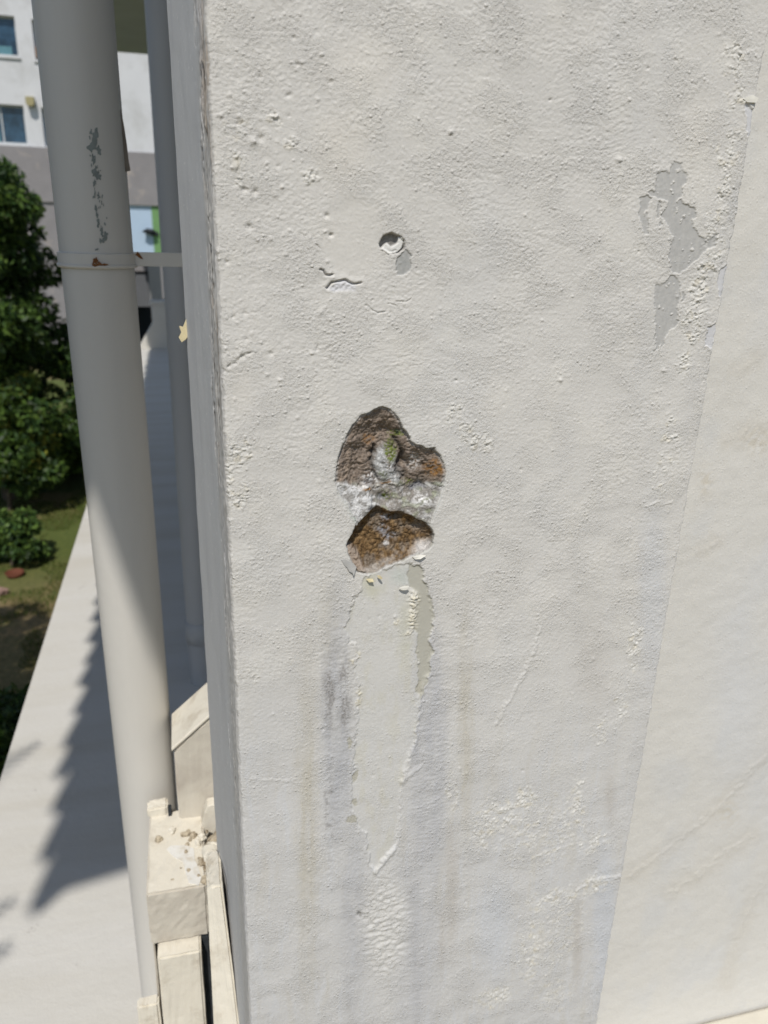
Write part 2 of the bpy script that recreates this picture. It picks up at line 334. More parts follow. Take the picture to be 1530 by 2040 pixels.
# scattered nodules and pits
for k in range(230):
    if k < 70: cx, cy = rng.uniform(430, 660), rng.uniform(60, 760)
    else: cx, cy = rng.uniform(430, 1500), rng.uniform(0, 2040)
    r = rng.uniform(1.4, 3.6) * (1.5 if k < 70 else 1.0); s_ = (px > cx - 14) & (px < cx + 14) & (py > cy - 14) & (py < cy + 14)
    d = np.hypot(px[s_] - cx, (py[s_] - cy)); g = np.exp(-(d / r) ** 2)
    h[s_] += g * (rng.uniform(0.5, 1.4) if rng.random() < 0.7 else -rng.uniform(0.5, 1.6))
for (cx, cy, r, a) in [(898, 262, 4.5, 2.2), (1234, 318, 5, 2.2), (1116, 757, 4, 2), (660, 468, 4, -3), (651, 430, 5, -2), (497, 452, 6, -2.4), (520, 275, 7, -2.0), (505, 283, 9, 1.6), (488, 378, 6, -2.4), (508, 382, 6, -2.0), (470, 330, 6, 1.4), (716, 1822, 5, -3), (1322, 738, 3.5, 2), (1300, 1410, 3.5, 2.0), (540, 705, 5, -1.4), (477, 232, 4, 1.6), (440, 230, 4, 1.6)]:
    h += a * np.exp(-(np.hypot(px - cx, py - cy) / r) ** 2)
C = mix(C, (0.20, 0.19, 0.18), 0.8 * blob(716, 1822, 5, 8, 0.4)); C = mix(C, (0.25, 0.23, 0.21), 0.8 * blob(660, 468, 4, 3, 0.4))

# hairline ridges and beads
for pts, a, w in [([(990, 1440), (1012, 1400), (1035, 1360), (1060, 1310), (1075, 1255)], 1.0, 4), ([(1155, 1772), (1185, 1752), (1242, 1744)], 1.2, 4), ([(500, 1548), (540, 1556), (590, 1556)], 0.5, 3), ([(1290, 1005), (1340, 1000)], 0.6, 3), ([(456, 730), (475, 715), (502, 704)], -1.4, 3), ([(440, 735), (456, 741)], -1.2, 3), ([(630, 700), (634, 690)], -0.8, 3)]:
    d = line(pts, 1.0); h += a * np.exp(-(d / w) ** 2) * (0.6 + 0.8 * ss(-0.3, 0.4, noise(X / 5, Zm / 5, 51)))

# repaired disc, cracks and lifted paint near the plug
disc = blob(712, 478, 80, 98, 0.35); h -= 0.7 * disc
C = mix(C, (0.69, 0.665, 0.62), disc * 0.6)
ck = [cr([(300, 600), (330, 610), (345, 640), (395, 635)], 560, 380, 3.825), cr([(350, 740), (390, 690), (440, 695), (480, 685), (540, 710), (610, 695)], 560, 380, 3.825),
      cr([(645, 875), (700, 910), (740, 930), (790, 920)], 560, 380, 3.825), cr([(820, 860), (880, 880)], 560, 380, 3.825), cr([(890, 845), (950, 850), (990, 825)], 560, 380, 3.825), cr([(260, 400), (290, 440)], 560, 380, 3.825)]
for i, p_ in enumerate(ck):
    d = line(p_, 0.5); a = [2.6, 2.8, 1.1, 0.8, 0.9, 1.0][i]; w = [2.6, 2.9, 1.8, 1.6, 1.6, 1.8][i]
    h -= a * (1 - ss(w * 0.35, w, d)); up = ss(30, 2, d); h += 0.15 * a * np.exp(-((d - w * 2) / (w * 1.6)) ** 2)
    if i < 2: C = mix(C, (0.30, 0.275, 0.25), (1 - ss(w * 0.3, w * 0.8, d)) * 0.75)  # shadow inside the two deep cracks put into the colour
lift = blob(682, 572, 36, 13, 0.5); h -= 0.8 * lift; tex = tex + 0.8 * lift * noise(X / 3, Zm / 3, 55); C = mix(C, (0.66, 0.66, 0.69), lift * 0.8)

# grey patches where the top coat has come off
gp = [cr([(530, 830), (578, 830), (605, 890), (603, 940), (580, 945), (585, 1020), (640, 1050), (660, 1090), (635, 1110), (640, 1150), (665, 1190), (700, 1215), (755, 1190), (750, 1250), (700, 1280), (660, 1310), (620, 1360), (540, 1395), (525, 1330), (515, 1250), (545, 1200), (510, 1170), (485, 1100), (500, 1060), (510, 1020), (455, 1010), (410, 985), (440, 965), (455, 940), (450, 890), (480, 870), (525, 875)], 1130, 0, 2.55),
      cr([(365, 1000), (405, 990), (420, 1010), (410, 1060), (418, 1200), (385, 1200), (370, 1100)], 1130, 0, 2.55), cr([(455, 1030), (470, 1030), (475, 1140), (460, 1145)], 1130, 0, 2.55),
      cr([(530, 1405), (570, 1430), (578, 1470), (570, 1560), (565, 1640), (530, 1680), (500, 1720), (470, 1770), (440, 1790), (445, 1740), (450, 1650), (455, 1560), (445, 1440), (490, 1430)], 1130, 0, 2.55),
      cr([(585, 1490), (600, 1490), (598, 1530), (585, 1530)], 1130, 0, 2.55),
      cr([(900, 505), (940, 430), (975, 470), (1005, 500), (985, 590), (950, 640), (890, 630), (885, 560)], 560, 380, 3.825)]
keep = np.ones(len(X))
for i, p_ in enumerate(gp):
    d = poly(p_, 1.1) + 1.6 * noise(X / 3.2, Zm / 3.2, 69 + i); isl = ss(0.62, 0.78, fbm(X / 9, Zm / 9, 60 + i, 3)) if i != 5 else 0 * X
    m = (1 - ss(-1.3, 1.0, d)) * (1 - isl)
    h -= m * (0.75 if i != 5 else 1.1); h += 0.15 * np.exp(-((d - 2.5) / 2.0) ** 2) * ss(-0.2, 0.5, noise(X / 8, Zm / 8, 67)); keep *= (1 - 0.75 * m)
    C = mix(C, (0.46, 0.455, 0.44) if i != 5 else (0.36, 0.365, 0.355), m * np.clip(0.84 + 0.22 * fbm(X / 5, Zm / 8, 66, 3), 0, 1))
for p_ in [[(905, 520), (975, 570), (960, 700), (920, 700), (910, 600)], [(770, 1370), (835, 1340), (800, 1510), (770, 1500)], [(710, 1660), (780, 1640), (745, 1770), (705, 1760)]]:
    d = poly(cr(p_, 1130, 0, 2.55), 0.9); m = 1 - ss(-1.5, 1.5, d); h -= 0.8 * m; keep *= (1 - 0.8 * m); C = mix(C, (0.625, 0.625, 0.645), m * 0.8)
    h += 0.5 * np.exp(-((d - 2.5) / 2.0) ** 2)

# peeled run below the hole
run = cr([(440, 130), (400, 220), (370, 280), (350, 350), (370, 430), (410, 440), (400, 520), (410, 650), (405, 800), (395, 930), (385, 1090), (380, 1200), (400, 1290), (450, 1330), (465, 1460), (490, 1510), (530, 1450), (580, 1405), (600, 1300), (610, 1180), (625, 1050), (660, 960), (680, 900), (700, 760), (700, 680), (740, 600), (760, 480), (755, 400), (770, 320), (760, 220), (740, 150), (700, 70), (650, 50), (560, 70), (500, 90)], 540, 1100, 2.372)
d = poly(run, 1.15) + 2.2 * noise(X / 4, Zm / 6, 70); m = 1 - ss(-2.0, 1.2, d)
lr = 0.55 + 0.45 * ss(760, 840, px)
h -= m * 0.9; h += lr * 0.7 * np.exp(-((d - 3) / 3.2) ** 2) * ss(-0.5, 0.4, noise(X / 10, Zm / 14, 68)); keep *= (1 - 0.5 * m)
C = mix(C, (0.645, 0.635, 0.605), m * 0.7 * (0.8 + 0.3 * n_mid)); C = mix(C, (0.62, 0.60, 0.53), m * ss(0.0, 0.7, fbm(X / 14, Zm / 40, 69, 3)) * 0.6)
C = mix(C, (0.56, 0.545, 0.42), m * np.clip(blob(745, 1165, 40, 40, 0.9) * 0.8 + blob(808, 1260, 22, 110, 0.9) * 0.55 + blob(800, 1370, 18, 60, 0.9) * 0.45, 0, 1) * ss(-0.5, 0.5, n_mid))
C = mix(C, (0.53, 0.57, 0.53), m * blob(800, 1150, 34, 26, 0.9) * 0.6)
ol = cr([(650, 60), (700, 70), (740, 150), (762, 220), (772, 320), (752, 400), (765, 470), (748, 580), (735, 640), (700, 690), (690, 620), (700, 520), (685, 460), (690, 400), (672, 340), (692, 250), (690, 190), (650, 170)], 540, 1100, 2.372)
d = poly(ol, 0.9) + 1.5 * noise(X / 4, Zm / 5, 78); m2 = 1 - ss(-1.5, 1.0, d); h -= m2 * 0.9; C = mix(C, (0.475, 0.46, 0.395), m2 * 0.92); keep *= (1 - 0.7 * m2)
for (cx, cy, rx, ry) in [(709, 1548, 7, 11), (708, 1600, 7, 8), (700, 1632, 9, 10), (697, 1480, 6, 14), (835, 1370, 7, 12)]:
    b_ = blob(cx, cy, rx, ry, 0.35); C = mix(C, (0.47, 0.45, 0.38), b_ * 0.9); h -= 0.5 * b_
for (cx, cy, r, a) in [(826, 1190, 8, 3.4), (824, 1206, 8, 3.2), (822, 1226, 7, 3.0), (823, 1243, 8, 2.6), (818, 1262, 5, 2), (792, 1240, 6, 1.5), (700, 1320, 5, 1.5), (714, 1305, 4, 1.3), (715, 1380, 5, 1.6), (712, 1400, 5, 1.2)]:
    g = np.exp(-(np.hypot(wx - cx + 4 * noise(X / 4, Zm / 4, 79), (wy - cy) * 0.8) / r) ** 2) * ss(-0.7, 0.2, noise(X / 3, Zm / 3, 84)); h += a * g; C = mix(C, (0.72, 0.67, 0.54), np.clip(g * 1.1, 0, 1))
# folded lip at the foot of the run and the wrinkled skin below it
h += 2.0 * np.exp(-(line([(786, 1692), (768, 1712), (746, 1736)], 0.3) / 4.0) ** 2) + 1.3 * np.exp(-(line([(746, 1736), (734, 1716), (728, 1690)], 0.3) / 4.0) ** 2)
for pts in [[(850, 1350), (836, 1386), (830, 1420), (826, 1486), (806, 1530), (800, 1556)], [(834, 1528), (812, 1545), (800, 1560)]]:
    h += 1.3 * np.exp(-(line(pts, 0.8) / 4.5) ** 2)
wr = np.clip(blob(768, 1840, 66, 130, 0.6) + 0.35 * blob(770, 1960, 60, 90, 0.9), 0, 1)
h += wr * (1.35 * noise(X / 13 + 0.7 * noise(X / 20, Zm / 20, 71), Zm / 7.0, 72) + 0.8 * noise(X / 7, Zm / 4.5, 73)); C = mix(C, (0.71, 0.69, 0.65), wr * 0.6)
dots = (blob(860, 1850, 45, 280, 0.8) + blob(710, 1950, 30, 100, 0.8)); tex = tex + 0.35 * np.clip(dots, 0, 1) * noise(X / 3.2, Zm / 3.2, 75)
h += 0.18 * low * (fbm(X / 20, Zm / 26, 77, 3))

# plug hole in the repaired disc
d = np.hypot((wx - 783) / 25.0, (wy - 484) / 21.0) - 1.0
m = 1 - ss(-0.16, 0.06, d); h -= 6.5 * m
C = mix(C, (0.16, 0.152, 0.143), m * (0.8 + 0.2 * noise(X / 4, Zm / 4, 80)))
wl = poly(cr([(770, 445), (800, 415), (820, 400), (850, 425), (890, 390), (905, 350), (935, 360), (940, 400), (920, 440), (880, 470), (820, 478)], 560, 380, 3.825), 0.5); mw = (1 - ss(-1.2, 1.0, wl))
h += 4.2 * mw; C = mix(C, (0.76, 0.75, 0.72), mw)
arc = line(cr([(805, 425), (812, 450), (840, 462), (880, 455)], 560, 380, 3.825), 0.3); h -= 0.9 * (1 - ss(0.8, 2.2, arc)); keep *= 1 - 0.5 * m

# ---- the big hole
HS = lambda p: cr(p, 600, 760, 4.25)
outer = HS([(690, 215), (620, 235), (570, 270), (500, 290), (440, 360), (400, 440), (350, 540), (310, 640), (293, 760), (290, 850), (320, 930), (380, 1030), (430, 1120), (470, 1195), (455, 1240), (420, 1310), (385, 1390), (405, 1470), (430, 1540), (470, 1620), (560, 1640), (640, 1625), (740, 1560), (850, 1530), (920, 1490), (1000, 1470), (1080, 1430), (1115, 1390), (1125, 1300), (1100, 1240), (1095, 1200), (1120, 1110), (1170, 990), (1215, 850), (1225, 770), (1205, 690), (1180, 630), (1140, 590), (1130, 560), (1080, 565), (1020, 545), (960, 530), (930, 510), (905, 450), (870, 400), (850, 350), (820, 300), (790, 260), (740, 225)])
upper = HS([(690, 215), (620, 235), (570, 270), (500, 290), (440, 360), (400, 440), (350, 540), (310, 640), (293, 760), (290, 850), (420, 900), (560, 905), (820, 890), (1000, 840), (1215, 850), (1225, 770), (1205, 690), (1180, 630), (1140, 590), (1130, 560), (1080, 565), (1020, 545), (960, 530), (930, 510), (905, 450), (870, 400), (850, 350), (820, 300), (790, 260), (740, 225)])
lower = HS([(660, 1065), (600, 1110), (520, 1170), (455, 1240), (385, 1390), (405, 1470), (430, 1540), (470, 1620), (560, 1640), (640, 1625), (740, 1560), (850, 1530), (920, 1490), (1080, 1430), (1115, 1390), (1125, 1300), (1085, 1210), (1000, 1180), (930, 1140), (850, 1110), (760, 1105)])
dO = poly(outer, 0.35); dU = poly(upper, 1.2) + 3 * noise(X / 8, Zm / 8, 96); dL = poly(lower, 0.5)
inside = 1 - ss(-1.2, 0.6, dO)
rub1 = fbm(X / 11, Zm / 10, 81, 5, 0.62); w1, w2, wid = worley(X / 6.5, Zm / 6.5, 82); rub2 = fbm(X / 4, Zm / 3.6, 83, 3)
rubi = fbm(X / 15, Zm / 22, 181, 3); LX = (px - 600) * 4.25; LY = (py - 760) * 4.25        # hole survey coordinates
rimd = ss(0, 52, -dO); tophalf = 1 - ss(0, 40, -dO)
dep = 3.4 + 10.5 * rimd + 2.4 * rubi + 1.2 * rub2 + 1.2 * (wid - .5) + 0.8 * noise(X / 2.4, Zm / 2.4, 88)      # one bowl, deepest in the middle
ridge = np.maximum(blob(770, 930, 32, 52, 0.7, 8), 0.8 * blob(790, 955, 26, 34, 0.8)); dep -= 4.0 * ridge * (1 + 0.25 * rub2)
crev = np.maximum(np.exp(-(line([(748, 895), (744, 930), (752, 962)], 1.2) / 4) ** 2), np.exp(-(line([(790, 880), (806, 905), (800, 940), (812, 955)], 1.2) / 4.5) ** 2)); dep += 4.5 * crev
bnd = ss(955, 1048, py + 9 * noise(X / 13, Zm / 13, 183))
dep = dep * (1 - bnd) + bnd * (2.8 + 3.2 * rimd + 1.3 * rub1 + 0.7 * rub2)      # shelf that climbs back to the face
slopeL = poly(HS([(290, 850), (420, 900), (560, 920), (660, 1060), (480, 1200), (430, 1120), (320, 930)]), 1.1) + 7 * noise(X / 9, Zm / 9, 185) + 3 * noise(X / 4, Zm / 4, 186); mS = 1 - ss(-3, 6, slopeL)
slopeR = poly(HS([(1225, 850), (1160, 1010), (1095, 1200), (1000, 1150), (960, 1000), (1080, 900)]), 1.1) + 7 * noise(X / 9, Zm / 9, 187); mR = 1 - ss(-4, 6, slopeR)
dep = dep * (1 - 0.4 * mS) + 0.4 * mS * (2.4 + 1.0 * rub1)
notch = ss(0, 3, -dL); depL = 8 + 8 * ss(0, 18, -dL) + 2.2 * rubi + 1.5 * rub2 + 1.4 * (wid - .5) + 0.9 * noise(X / 2.4, Zm / 2.4, 89)
bot = ss(1330, 1620, LY); depL = depL * (1 - 0.8 * bot) + 1.0 * bot
leftrim = poly(HS([(385, 1390), (405, 1470), (430, 1540), (470, 1620), (560, 1640), (520, 1520), (460, 1420)]), 0.6); mlr = 1 - ss(-4, 3, leftrim); depL = depL * (1 - 0.7 * mlr)
dep = dep * (1 - notch) + depL * notch
for (cx, cy, r, a) in [(699, 1008, 0, 0), (840, 977, 17, 9), (767, 1000, 12, 8), (745, 905, 7, 5), (806, 925, 8, 6), (796, 1035, 8, 6), (750, 1032, 10, 4)]:
    if r: dep += a * np.exp(-(np.hypot((px - cx) / 1.4, py - cy) / r) ** 2)
dep += 5.0 * np.exp(-(np.hypot((px - 782) / 2.2, py - 862) / 12) ** 2)
dep = np.maximum(dep, 0.6)
# colours in the hole, crevice and cavity shade painted in
G = np.tile(np.array((0.205, 0.165, 0.135)), (len(X), 1))
G = mix(G, (0.27, 0.215, 0.17), ss(-0.1, 0.8, rub1) * 0.8); G = mix(G, (0.085, 0.062, 0.046), ss(0.1, 0.7, -rub2) * 0.6); G = mix(G, (0.34, 0.30, 0.26), ss(0.35, 0.7, noise(X / 2.8, Zm / 2.8, 182)) * 0.6)
G = mix(G, (0.38, 0.30, 0.235), 0.7 * blob(690, 945, 22, 80, 0.8) * ss(-0.3, 0.5, rub1))
G = mix(G, (0.25, 0.125, 0.035), np.clip(blob(868, 935, 26, 26, 0.7) + blob(738, 880, 20, 16, 0.8) * 0.8, 0, 1) * ss(-0.5, 0.3, rub2) * 0.9)
G = mix(G, (0.33, 0.33, 0.325), np.clip(ridge * 1.4, 0, 1) * ss(-0.7, 0.0, rub1 + 0.2)); G = mix(G, (0.66, 0.66, 0.65), ridge * ss(0.15, 0.55, rub2) * 0.8)
white = np.clip(mS * 1.0 + mR * 0.85 + ss(958, 985, py + 10 * noise(X / 12, Zm / 12, 184)) * (1 - notch) * 0.8, 0, 1)
eff = ss(0.0, 0.35, fbm(X / 9, Zm / 7, 85, 4, 0.6) + 0.28 * mS)
G = mix(G, (0.25, 0.238, 0.22), white * 0.9); G = mix(G, (0.60, 0.595, 0.59), white * np.clip(eff * (0.6 + 0.5 * mS) + 0.22 * mS, 0, 1) * 0.95); G = mix(G, (0.30, 0.32, 0.22), white * (1 - mS) * ss(0.1, 0.5, noise(X / 12, Zm / 8, 86)) * 0.6)
G = mix(G, (0.70, 0.69, 0.68), np.clip(blob(745, 960, 26, 20, 0.8) + blob(830, 925, 22, 28, 0.9) * 0.6 + blob(845, 1000, 22, 12, 0.6), 0, 1) * ss(-0.3, 0.3, rub2))
G = mix(G, (0.20, 0.20, 0.215), np.clip(blob(838, 976, 20, 9, 0.5) + blob(766, 998, 13, 8, 0.5) + blob(745, 1020, 10, 12, 0.6) + blob(740, 965, 10, 14, 0.6) * 0.5, 0, 1) * 0.85)  # dark grey paints the shade of the small cavities
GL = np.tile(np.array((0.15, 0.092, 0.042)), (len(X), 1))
GL = mix(GL, (0.23, 0.15, 0.075), ss(-0.1, 0.8, rub2 + 0.6 * rub1)); GL = mix(GL, (0.20, 0.17, 0.14), ss(-0.1, 0.5, rubi) * 0.7); GL = mix(GL, (0.05, 0.035, 0.022), ss(0.16, 0.03, w2 - w1) * 0.5); GL = mix(GL, (0.055, 0.034, 0.018), ss(0.0, 0.6, -rub2) * 0.75)  # brown mortar tones, plus near-black crevice shade painted along grain edges
GL = mix(GL, (0.25, 0.26, 0.29), np.clip(blob(768, 1062, 20, 14, 0.8) + blob(780, 1076, 20, 10, 0.8) + blob(775, 1038, 16, 16, 0.8), 0, 1) * ss(-0.35, 0.25, rub2 + 0.4 * rub1) * 0.85)
GL = mix(GL, (0.42, 0.38, 0.34), np.clip(ss(1490, 1640, LY + 60 * rub1 + 0.22 * (LX - 650)), 0, 1) * 0.9)
GL = mix(GL, (0.42, 0.34, 0.28), np.clip(mlr, 0, 1) * 0.8 * ss(-0.6, 0.3, rub2 + 0.3)); GL = mix(GL, (0.62, 0.60, 0.58), blob(852, 1100, 34, 26, 0.8) * 0.8 + blob(776, 1090, 9, 8, 0.6) * 0.8)
GL = mix(GL, (0.30, 0.25, 0.21), blob(840, 1060, 24, 18, 0.9) * 0.5)
G = G * (1 - notch[:, None]) + GL * notch[:, None]
moss = np.clip(blob(783, 903, 13, 30, 0.7) + blob(790, 868, 16, 10, 0.7) * 0.7 + blob(775, 993, 22, 12, 0.8) * 0.7 + blob(768, 950, 16, 12, 0.8) * 0.4 + blob(815, 968, 24, 9, 0.8) * 0.5, 0, 1) * ss(-0.25, 0.35, fbm(X / 4, Zm / 4, 87, 3))
G = mix(G, (0.125, 0.15, 0.035), np.clip(moss * 1.6, 0, 0.95)); G = mix(G, (0.05, 0.075, 0.045), blob(799, 862, 9, 8, 0.6) * 0.8)
G = mix(G, (0.36, 0.185, 0.06), np.clip(blob(772, 968, 14, 4, 0.7) + blob(737, 980, 10, 5, 0.7), 0, 1) * 0.8)
seam = line(HS([(330, 880), (420, 905), (560, 908), (700, 905), (820, 890)]), 0.9); G = mix(G, (0.70, 0.67, 0.62), np.exp(-(seam / 2.0) ** 2) * 0.8 * ss(-0.3, 0.3, noise(X / 7, Zm / 7, 95))); dep -= 0.6 * np.exp(-(seam / 2.5) ** 2)
G = mix(G, (0.06, 0.055, 0.05), 0.75 * crev * (1 - notch)); G = mix(G, (0.16, 0.19, 0.05), np.clip(blob(783, 905, 11, 30, 0.6) + blob(800, 866, 14, 8, 0.7), 0, 1) * ss(-0.2, 0.15, fbm(X / 3, Zm / 3, 188, 2)) * 0.85)  # crevice shade painted dark beside the ridge, then more moss
# grey cut plaster edge and green algae round the rim
rim = np.exp(-((dO + 2.5) / 2.2) ** 2); G = mix(G, (0.46, 0.455, 0.44), rim * 0.5 * (1 - notch))
C = mix(C, (0.56, 0.55, 0.51), (1 - ss(1, 7, np.abs(dO))) * 0.35)
C = mix(C, (0.26, 0.38, 0.29), np.clip(blob(705, 1030, 7, 16, 0.7, -25) * ss(-0.3, 0.2, rub2) + 0.5 * blob(803, 862, 7, 10, 0.7), 0, 1) * 0.8)
bandL = poly(HS([(300, 890), (330, 950), (400, 1070), (470, 1195), (440, 1190), (370, 1060), (310, 960)]), 0.3); bm_ = 1 - ss(-2, 2, bandL); C = mix(C, (0.60, 0.60, 0.57), bm_ * 0.7); h -= 0.7 * bm_
bandR = poly(HS([(1235, 840), (1190, 1000), (1130, 1150), (1100, 1210), (1130, 1100), (1185, 960), (1220, 850)]), 0.3); bm2 = 1 - ss(-2, 2, bandR); C = mix(C, (0.62, 0.615, 0.59), bm2 * 0.7); h -= 0.6 * bm2

# right-hand arris: chipped, and the left arris rounded
er = XR * 1000 - X; el = X - XL * 1000
ragged = 2.5 * fbm(Zm / 18, X * 0 + 3, 91, 4) + 1.0
h -= 3.0 * np.clip(1 - er / (2.0 + np.abs(ragged)), 0, 1) ** 2
cl = 4.0 + 1.6 * fbm(Zm / 22, X * 0 + 5, 92, 4)
chip = np.exp(-((py - 965) / 55) ** 2) * (2.5 + 5.0 * np.abs(noise(Zm / 9, X * 0 + 2, 93)))
h -= 5.0 * np.clip(1 - el / (cl + chip), 0, 1) ** 2
C = mix(C, (0.47, 0.45, 0.43), np.clip(1 - el / (2.4 + 1.2 * fbm(Zm / 10, X * 0, 94, 3)), 0, 1) * 0.6)
grit = np.clip((0.35 + 0.75 * ss(-0.5, 0.6, fbm(X / 50, Zm / 40, 19, 3))) * (1 - 0.75 * smooth) * np.clip(keep, 0.2, 1), 0.08, 1.2)
h = h + tex * (1 - smooth * 0.75) * np.clip(keep, 0.15, 1) * (1 - crumb * 0.4)
h = h * (1 - inside) - dep * inside
C = C * (1 - inside[:, None]) + G * inside[:, None]
C = np.clip(C * (1 - 0.09 * (1 - inside[:, None])), 0.01, 0.85)

pillar = thing('plastered_pillar', (0.33, 1.0, -H), 'cream plastered pillar with a brown broken hole and peeling paint', 'pillar')
wR_ = ss(14, 0, er); wL_ = ss(12, 0, el)
xo = -wR_ * np.clip(1.3 + 1.6 * fbm(Zm / 16, X * 0 + 8, 97, 5, 0.6), 0, 4) + wL_ * np.clip(0.3 + 0.9 * fbm(Zm / 14, X * 0 + 9, 98, 5, 0.6), -0.3, 3)
V = np.stack([gx + xo / 1000, YF - h / 1000.0, gz], 1)
idx = np.arange(NC * NR).reshape(NR, NC)
Q = np.stack([idx[1:, :-1], idx[1:, 1:], idx[:-1, 1:], idx[:-1, :-1]], -1).reshape(-1, 4)
hm = inside[Q].mean(1) > 0.5
def sub(name, Qs, mat, smooth=True):
    u, inv = np.unique(Qs, return_inverse=True)
    return mesh(name, V[u], inv.reshape(Qs.shape), mat, pillar, smooth, np.concatenate([C[u], grit[u][:, None]], 1).astype(np.float32))
plaster = sub('painted_plaster', Q[~hm], M['paint'])
hole = sub('exposed_masonry', Q[hm], M['masonry']); hole['label'] = 'brown broken hole with white lime and green moss'
# the side face, turned slightly towards the viewer
NS, NRS = 150, 1000
ss_ = np.linspace(0, 1, NS) ** 1.6; zz = YF * np.tan(np.linspace(math.atan2(ZT, YF), math.atan2(ZB, YF), NRS))
SD, SZ = np.meshgrid(ss_ * 0.30, zz); sd1 = SD.ravel() * 1000; sz = SZ.ravel() * 1000
hs = 0.5 * fbm(sd1 / 60, sz / 90, 101, 3) + 0.10 * noise(sd1 / 3, sz / 6, 102)
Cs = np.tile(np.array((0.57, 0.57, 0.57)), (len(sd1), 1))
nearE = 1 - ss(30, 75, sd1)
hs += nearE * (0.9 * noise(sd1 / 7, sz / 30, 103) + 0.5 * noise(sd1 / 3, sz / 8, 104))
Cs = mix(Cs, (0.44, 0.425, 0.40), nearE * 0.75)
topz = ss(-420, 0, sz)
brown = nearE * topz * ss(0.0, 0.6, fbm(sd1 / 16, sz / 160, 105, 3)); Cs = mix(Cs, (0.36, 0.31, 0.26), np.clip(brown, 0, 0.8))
for k in range(64):                                    # vertical hair cracks in the top coat
    c0 = rng.uniform(-260, 260) if k < 54 else rng.uniform(-900, -260); ln = rng.uniform(10, 46); x0 = rng.choice([22, 30, 46, 60]) + rng.uniform(-7, 7)
    dd = np.abs(sd1 - x0 - 7 * noise(sz / 45, sz * 0 + k, 106) - 0.05 * (sz - c0)); w = rng.uniform(1.6, 4.2)
    m = (1 - ss(w * 0.5, w, dd)) * (1 - ss(0.7, 1.0, np.abs(sz - c0) / ln)); hs -= 1.6 * m; Cs = mix(Cs, (0.07, 0.06, 0.05), m * 0.9)
    m3 = (1 - ss(0.6, 1.4, np.abs(dd - w * 1.3))) * (1 - ss(0.7, 1.0, np.abs(sz - c0) / ln)); hs += 0.6 * m3
Cs = mix(Cs, (0.78, 0.77, 0.75), 0.8 * ss(0.66, 0.75, noise(sd1 / 9, sz / 5, 107)) * (1 - nearE * 0.5))
Cs = mix(Cs, (0.50, 0.50, 0.51), ss(0.1, 0.7, fbm(sd1 / 50, sz / 300, 108, 2)) * 0.5)
wob = 1.2 * fbm(sz / 22, sz * 0 + 5, 92, 4) + np.exp(-((SZ.ravel() + 0.26) / 0.04) ** 2) * 1.5
round_ = np.clip(1 - sd1 / 4.0, 0, 1) ** 2
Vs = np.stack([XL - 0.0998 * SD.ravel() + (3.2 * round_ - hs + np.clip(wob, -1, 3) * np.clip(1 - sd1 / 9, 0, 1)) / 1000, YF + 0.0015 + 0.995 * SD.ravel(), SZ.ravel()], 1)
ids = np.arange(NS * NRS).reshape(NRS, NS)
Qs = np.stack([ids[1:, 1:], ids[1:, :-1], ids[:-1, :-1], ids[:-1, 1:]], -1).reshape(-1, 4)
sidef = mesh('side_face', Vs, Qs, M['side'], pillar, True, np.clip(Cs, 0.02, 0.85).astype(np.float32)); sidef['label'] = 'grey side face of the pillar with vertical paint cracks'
xb = XL - 0.03
prism('core', [(XL + 0.012, YF + 0.035, -H), (XR - 0.004, YF + 0.035, -H), (XR - 0.004, 1.10, -H), (XL - 0.016, 1.0965, -H)], [(XL + 0.012, YF + 0.035, 2.88), (XR - 0.004, YF + 0.035, 2.88), (XR - 0.004, 1.10, 2.88), (XL - 0.016, 1.0965, 2.88)], M['rough_paint'], pillar)
for z0, z1 in ((-H, ZB - 0.0005), (ZT + 0.0005, 2.87)):
    prism('plain_plaster', [(XL, YF, z0), (XR, YF, z0), (XR, 1.0985, z0), (XL - 0.0295, 1.0985, z0)], [(XL, YF, z1), (XR, YF, z1), (XR, 1.0985, z1), (XL - 0.0295, 1.0985, z1)], M['rough_paint'], pillar)

# curled flakes of paint standing off the plaster
def flake(name, pts, lift, mat, th=0.0009, y0=YF):
    """pts: survey points on the wall; lift: mm towards the viewer for each"""
    A = [onY(u, v, y0) + np.array([0, -l / 1000.0, 0]) for (u, v), l in zip(pts, lift)]
    c = np.mean(A, 0); n = len(A)
    Vf = [c] + A + [c + np.array([0, th, 0])] + [a + np.array([0, th, 0]) for a in A]
    Fc = []
    for i in range(n):
        j = (i + 1) % n; Fc += [(0, 1 + i, 1 + j), (n + 1, n + 2 + j, n + 2 + i), (1 + i, n + 2 + i, n + 2 + j, 1 + j)]
    return mesh(name, Vf, Fc, mat, pillar)
flake('paint_flake', HS([(335, 1508), (372, 1504), (410, 1524), (440, 1535), (466, 1568), (458, 1588), (448, 1618), (440, 1636), (428, 1612), (404, 1602), (388, 1570), (368, 1556)]), [0.6, 0.8, 0.9, 1.2, 1.6, 2.2, 3.2, 4.2, 2.8, 2.2, 1.6, 1.2], M['flake_grey'])
flake('paint_flake', HS([(940, 1482), (1010, 1462), (1050, 1462), (1000, 1490), (960, 1500)]), [1, 2, 4, 5, 2], M['flake'])
flake('paint_flake', HS([(640, 1640), (662, 1632), (680, 1648), (668, 1662), (648, 1656)]), [2, 4, 6, 5, 3], M['flake_cream'])
flake('paint_flake', HS([(548, 1668), (600, 1662), (608, 1682), (570, 1692)]), [2, 3, 5, 3], M['flake_cream'])
flake('paint_flake', HS([(825, 1745), (870, 1722), (905, 1718), (880, 1752), (845, 1758)]), [2, 3, 6, 5, 3], M['flake'])
flake('paint_flake', [(1480, 197), (1498, 189), (1509, 196), (1505, 205), (1488, 204)], [0.6, 1, 2, 2, 1], M['flake'])
